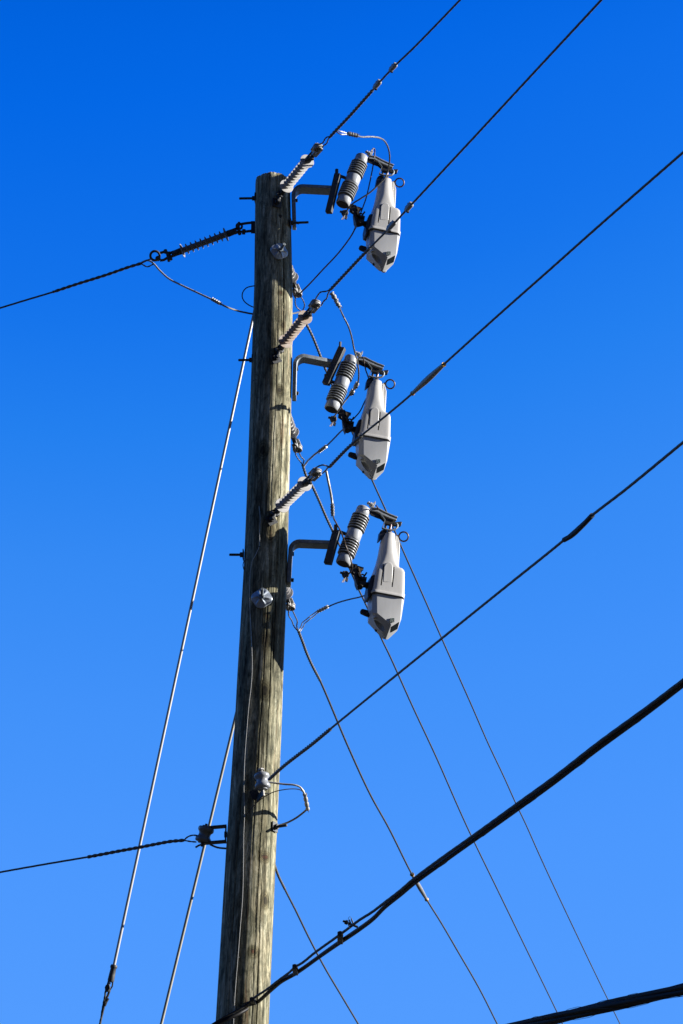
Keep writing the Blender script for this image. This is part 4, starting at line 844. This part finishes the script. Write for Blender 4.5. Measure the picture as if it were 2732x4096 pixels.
for xp, yp in ((897, 1798), (905, 1743), (684, 2832), (672, 2870)):
    t = (yp-1215)/(3868-1215); p = g1[0].lerp(g1[1], t)
gg = thing('guy_grip', 'dark looped wire grip hanging under the white guy rod', 'wire grip', W(430, 3950, 0.44))
b = MB(); b.tube([W(432, 3934, 0.44), W(438, 3960, 0.44), W(428, 3990, 0.45), W(418, 4018, 0.45), W(408, 4060, 0.46), W(400, 4096, 0.46), W(380, 4190, 0.48)], 0.0075, lobes=3, pitch=0.08, depth=0.4)
b.tube([W(440, 3930, 0.43), W(424, 3960, 0.44), W(420, 3985, 0.44), W(415, 4010, 0.45), W(406, 4060, 0.46)], 0.0065, lobes=3, pitch=0.08, depth=0.4); b.tube([W(434, 3994, 0.45), W(426, 4008, 0.45), W(420, 4024, 0.45)], 0.006, n=8)
b.build('strand', 'strandblack', gg)
b = MB(); b.hull([W(426, 3942, 0.43)+V((0, s_*0.008, 0)) for s_ in (-1, 1)]+[W(x, y, 0.43)+V((0, s_*0.008, 0)) for x, y in ((424, 3940), (438, 3936), (442, 3955), (432, 3968), (421, 3966), (419, 3950)) for s_ in (-1, 1)]); b.build('thimble', 'galvdark', gg, bevel=0.003)
MB().tube([W(380, 4190, 0.48), W(380, 4190, 0.48)+gd*3.5], 0.006, n=8, step=0.5).build('strand', 'strandblack', gg)
g2 = [W(985, 2690, 0.21), W(640, 4118, 0.42)]; g2b = g2[1]+(g2[1]-g2[0]).normalized()*1.5
o = thing('guy_strain_rod', 'short weathered cream guy rod close to the pole, behind the left spool', 'guy rod', g2[0], 'fibreglass guy rods left of the pole')
MB().tube([g2[0], g2b], 0.0090, n=16, step=0.5).build('rod', 'glassfibre2', o)

# ---------------------------------------------------------------- communication cable and messenger at the bottom
c0 = W(960, 4052, -0.26)
CAB = [(800, 4138), (866, 4098), (953, 4056), (1019, 4016), (1045, 3996), (1086, 3958), (1127, 3924), (1178, 3896), (1223, 3866), (1285, 3821), (1361, 3768), (1412, 3734), (1489, 3678), (1540, 3627), (1600, 3578), (1657, 3530), (1759, 3456), (1893, 3360), (2070, 3233), (2217, 3127), (2396, 2988), (2597, 2840), (2732, 2737), (2850, 2650)]
MES = [(800, 4128), (900, 4068), (970, 4030), (996, 4010), (1019, 3990), (1065, 3959), (1120, 3917), (1157, 3890), (1180, 3868), (1208, 3852), (1259, 3811), (1351, 3745), (1382, 3722), (1407, 3703), (1438, 3680), (1489, 3648), (1535, 3613), (1600, 3563), (1657, 3514), (1759, 3438), (1893, 3343), (2070, 3215), (2217, 3109), (2396, 2970), (2597, 2824), (2732, 2722), (2850, 2634)]
c0 = W(1045, 3996, -0.24)
qc = [W(x, y, -0.20) if x < 1000 else WP(x, y, c0, -0.05) for x, y in CAB]; qm_ = [W(x, y, -0.205) if x < 1000 else WP(x, y, c0, -0.05) for x, y in MES]
def walk(q, L, back=3.0):
    d = (q[-1]-q[-2]).normalized(); e = (q[0]-q[1]).normalized(); return [q[0]+e*back]+q+[q[-1]+d*L]
oc = thing('phone_cable', 'thick black cable crossing the pole low down, up to the right edge', 'cable', qc[3])
MB().tube(walk(qc, 10), lambda t: 0.0108+0.0006*math.sin(t*5.0), n=14, step=0.05).build('jacket', 'cable', oc)
MB().helix(qc[15:], 0.0116, 0.0008, 0.55, 0.7).build('lashing_wire', 'strandblack', oc)
om = thing('messenger_strand', 'thinner black strand clamped just above the thick low cable', 'strand', qm_[3])
MB().tube(walk(qm_, 10), 0.0066, lobes=7, pitch=0.12, depth=0.25, step=0.02).build('strand', 'strandblack', om)
def cclamp(label, a, b_, r):
    o = thing('cable_clamp', label, 'clamp', a, 'clamps joining strand and low cable'); x, y, z = frame(b_-a, V((0, 1, 0)))
    MB().cyl(a-z*0.005, a+z*0.022, r, n=12).cyl(a-z*0.018, a-z*0.002, r*0.8, n=6).build('bolt', 'galvdark', o, bevel=0.001)
    b = MB(); b.box((a+b_)/2, 0.028, 0.024, (b_-a).length+0.004, x, y, z); b.build('body', 'galvdark', o, bevel=0.004)
    return o
yc_ = -0.30
def near(q, x, y): return at(q, x, y)
cclamp('bolted clamp on the low cable in front of the pole', near(qm_, 1006, 3996)+V((0, -0.01, 0)), near(qc, 1016, 4016), 0.014)
cclamp('bolted clamp on the low cable just right of the pole', near(qm_, 1178, 3868)+V((0, -0.01, 0)), near(qc, 1180, 3893), 0.013)
cclamp('bolted clamp on the low cable left of the bright connector', near(qm_, 1358, 3738)+V((0, -0.01, 0)), near(qc, 1360, 3766), 0.014)
p = near(qm_, 1400, 3706); o = thing('ground_connector', 'small bright bolted connector on the strand above the low cable', 'connector', p)
b = MB()
for i in range(3): b.box(p+V((0.010*(i-1), -0.012, 0.008+0.005*i)), 0.005, 0.026, 0.034, V((0.9, 0, 0.4)).normalized(), YV, V((-0.4, 0, 0.9)).normalized())
b.build('plates', 'alu', o, bevel=0.001); MB().cyl(p+V((-0.036, -0.012, 0.024)), p+V((0.034, -0.012, -0.004)), 0.0055, n=10).cyl(p+V((-0.026, -0.012, 0.020)), p+V((-0.014, -0.012, 0.015)), 0.011, n=6).build('bolt', 'galvdark', o)
MB().tube([p+V((-0.012, -0.012, 0.026)), p+V((-0.010, -0.012, 0.040)), p+V((-0.003, -0.012, 0.046)), p+V((0.006, -0.012, 0.036))], 0.0012, n=6).build('tie_wire', 'galv', o)

# thick overlashed bundle in the lower right corner
e0 = W(2472, 4016, -2.2); BN = [(1700, 4196), (2000, 4126), (2226, 4073), (2472, 4016), (2732, 3957), (3000, 3896)]
qb = [WP(x, y, e0, -0.04) for x, y in BN]; qb = walk(qb, 8, 8)
ob = thing('cable_bundle', 'thick bundle of black cables crossing the bottom right corner', 'cables', qb[2])
for i, (rr, ph) in enumerate(((0.0155, 0.3), (0.0145, 1.9), (0.0155, 3.4), (0.0135, 5.0))):
    MB().helix(qb, 0.0150, rr, 3.2+0.0*i, ph, n=14).build('cable', 'cable', ob)
for ph, pt in ((0.0, 0.9), (2.2, 0.75), (4.1, 1.1)):
    MB().helix(qb, 0.0310, 0.0011, pt, ph, n=5).build('lashing_wire', 'strandblack', ob)
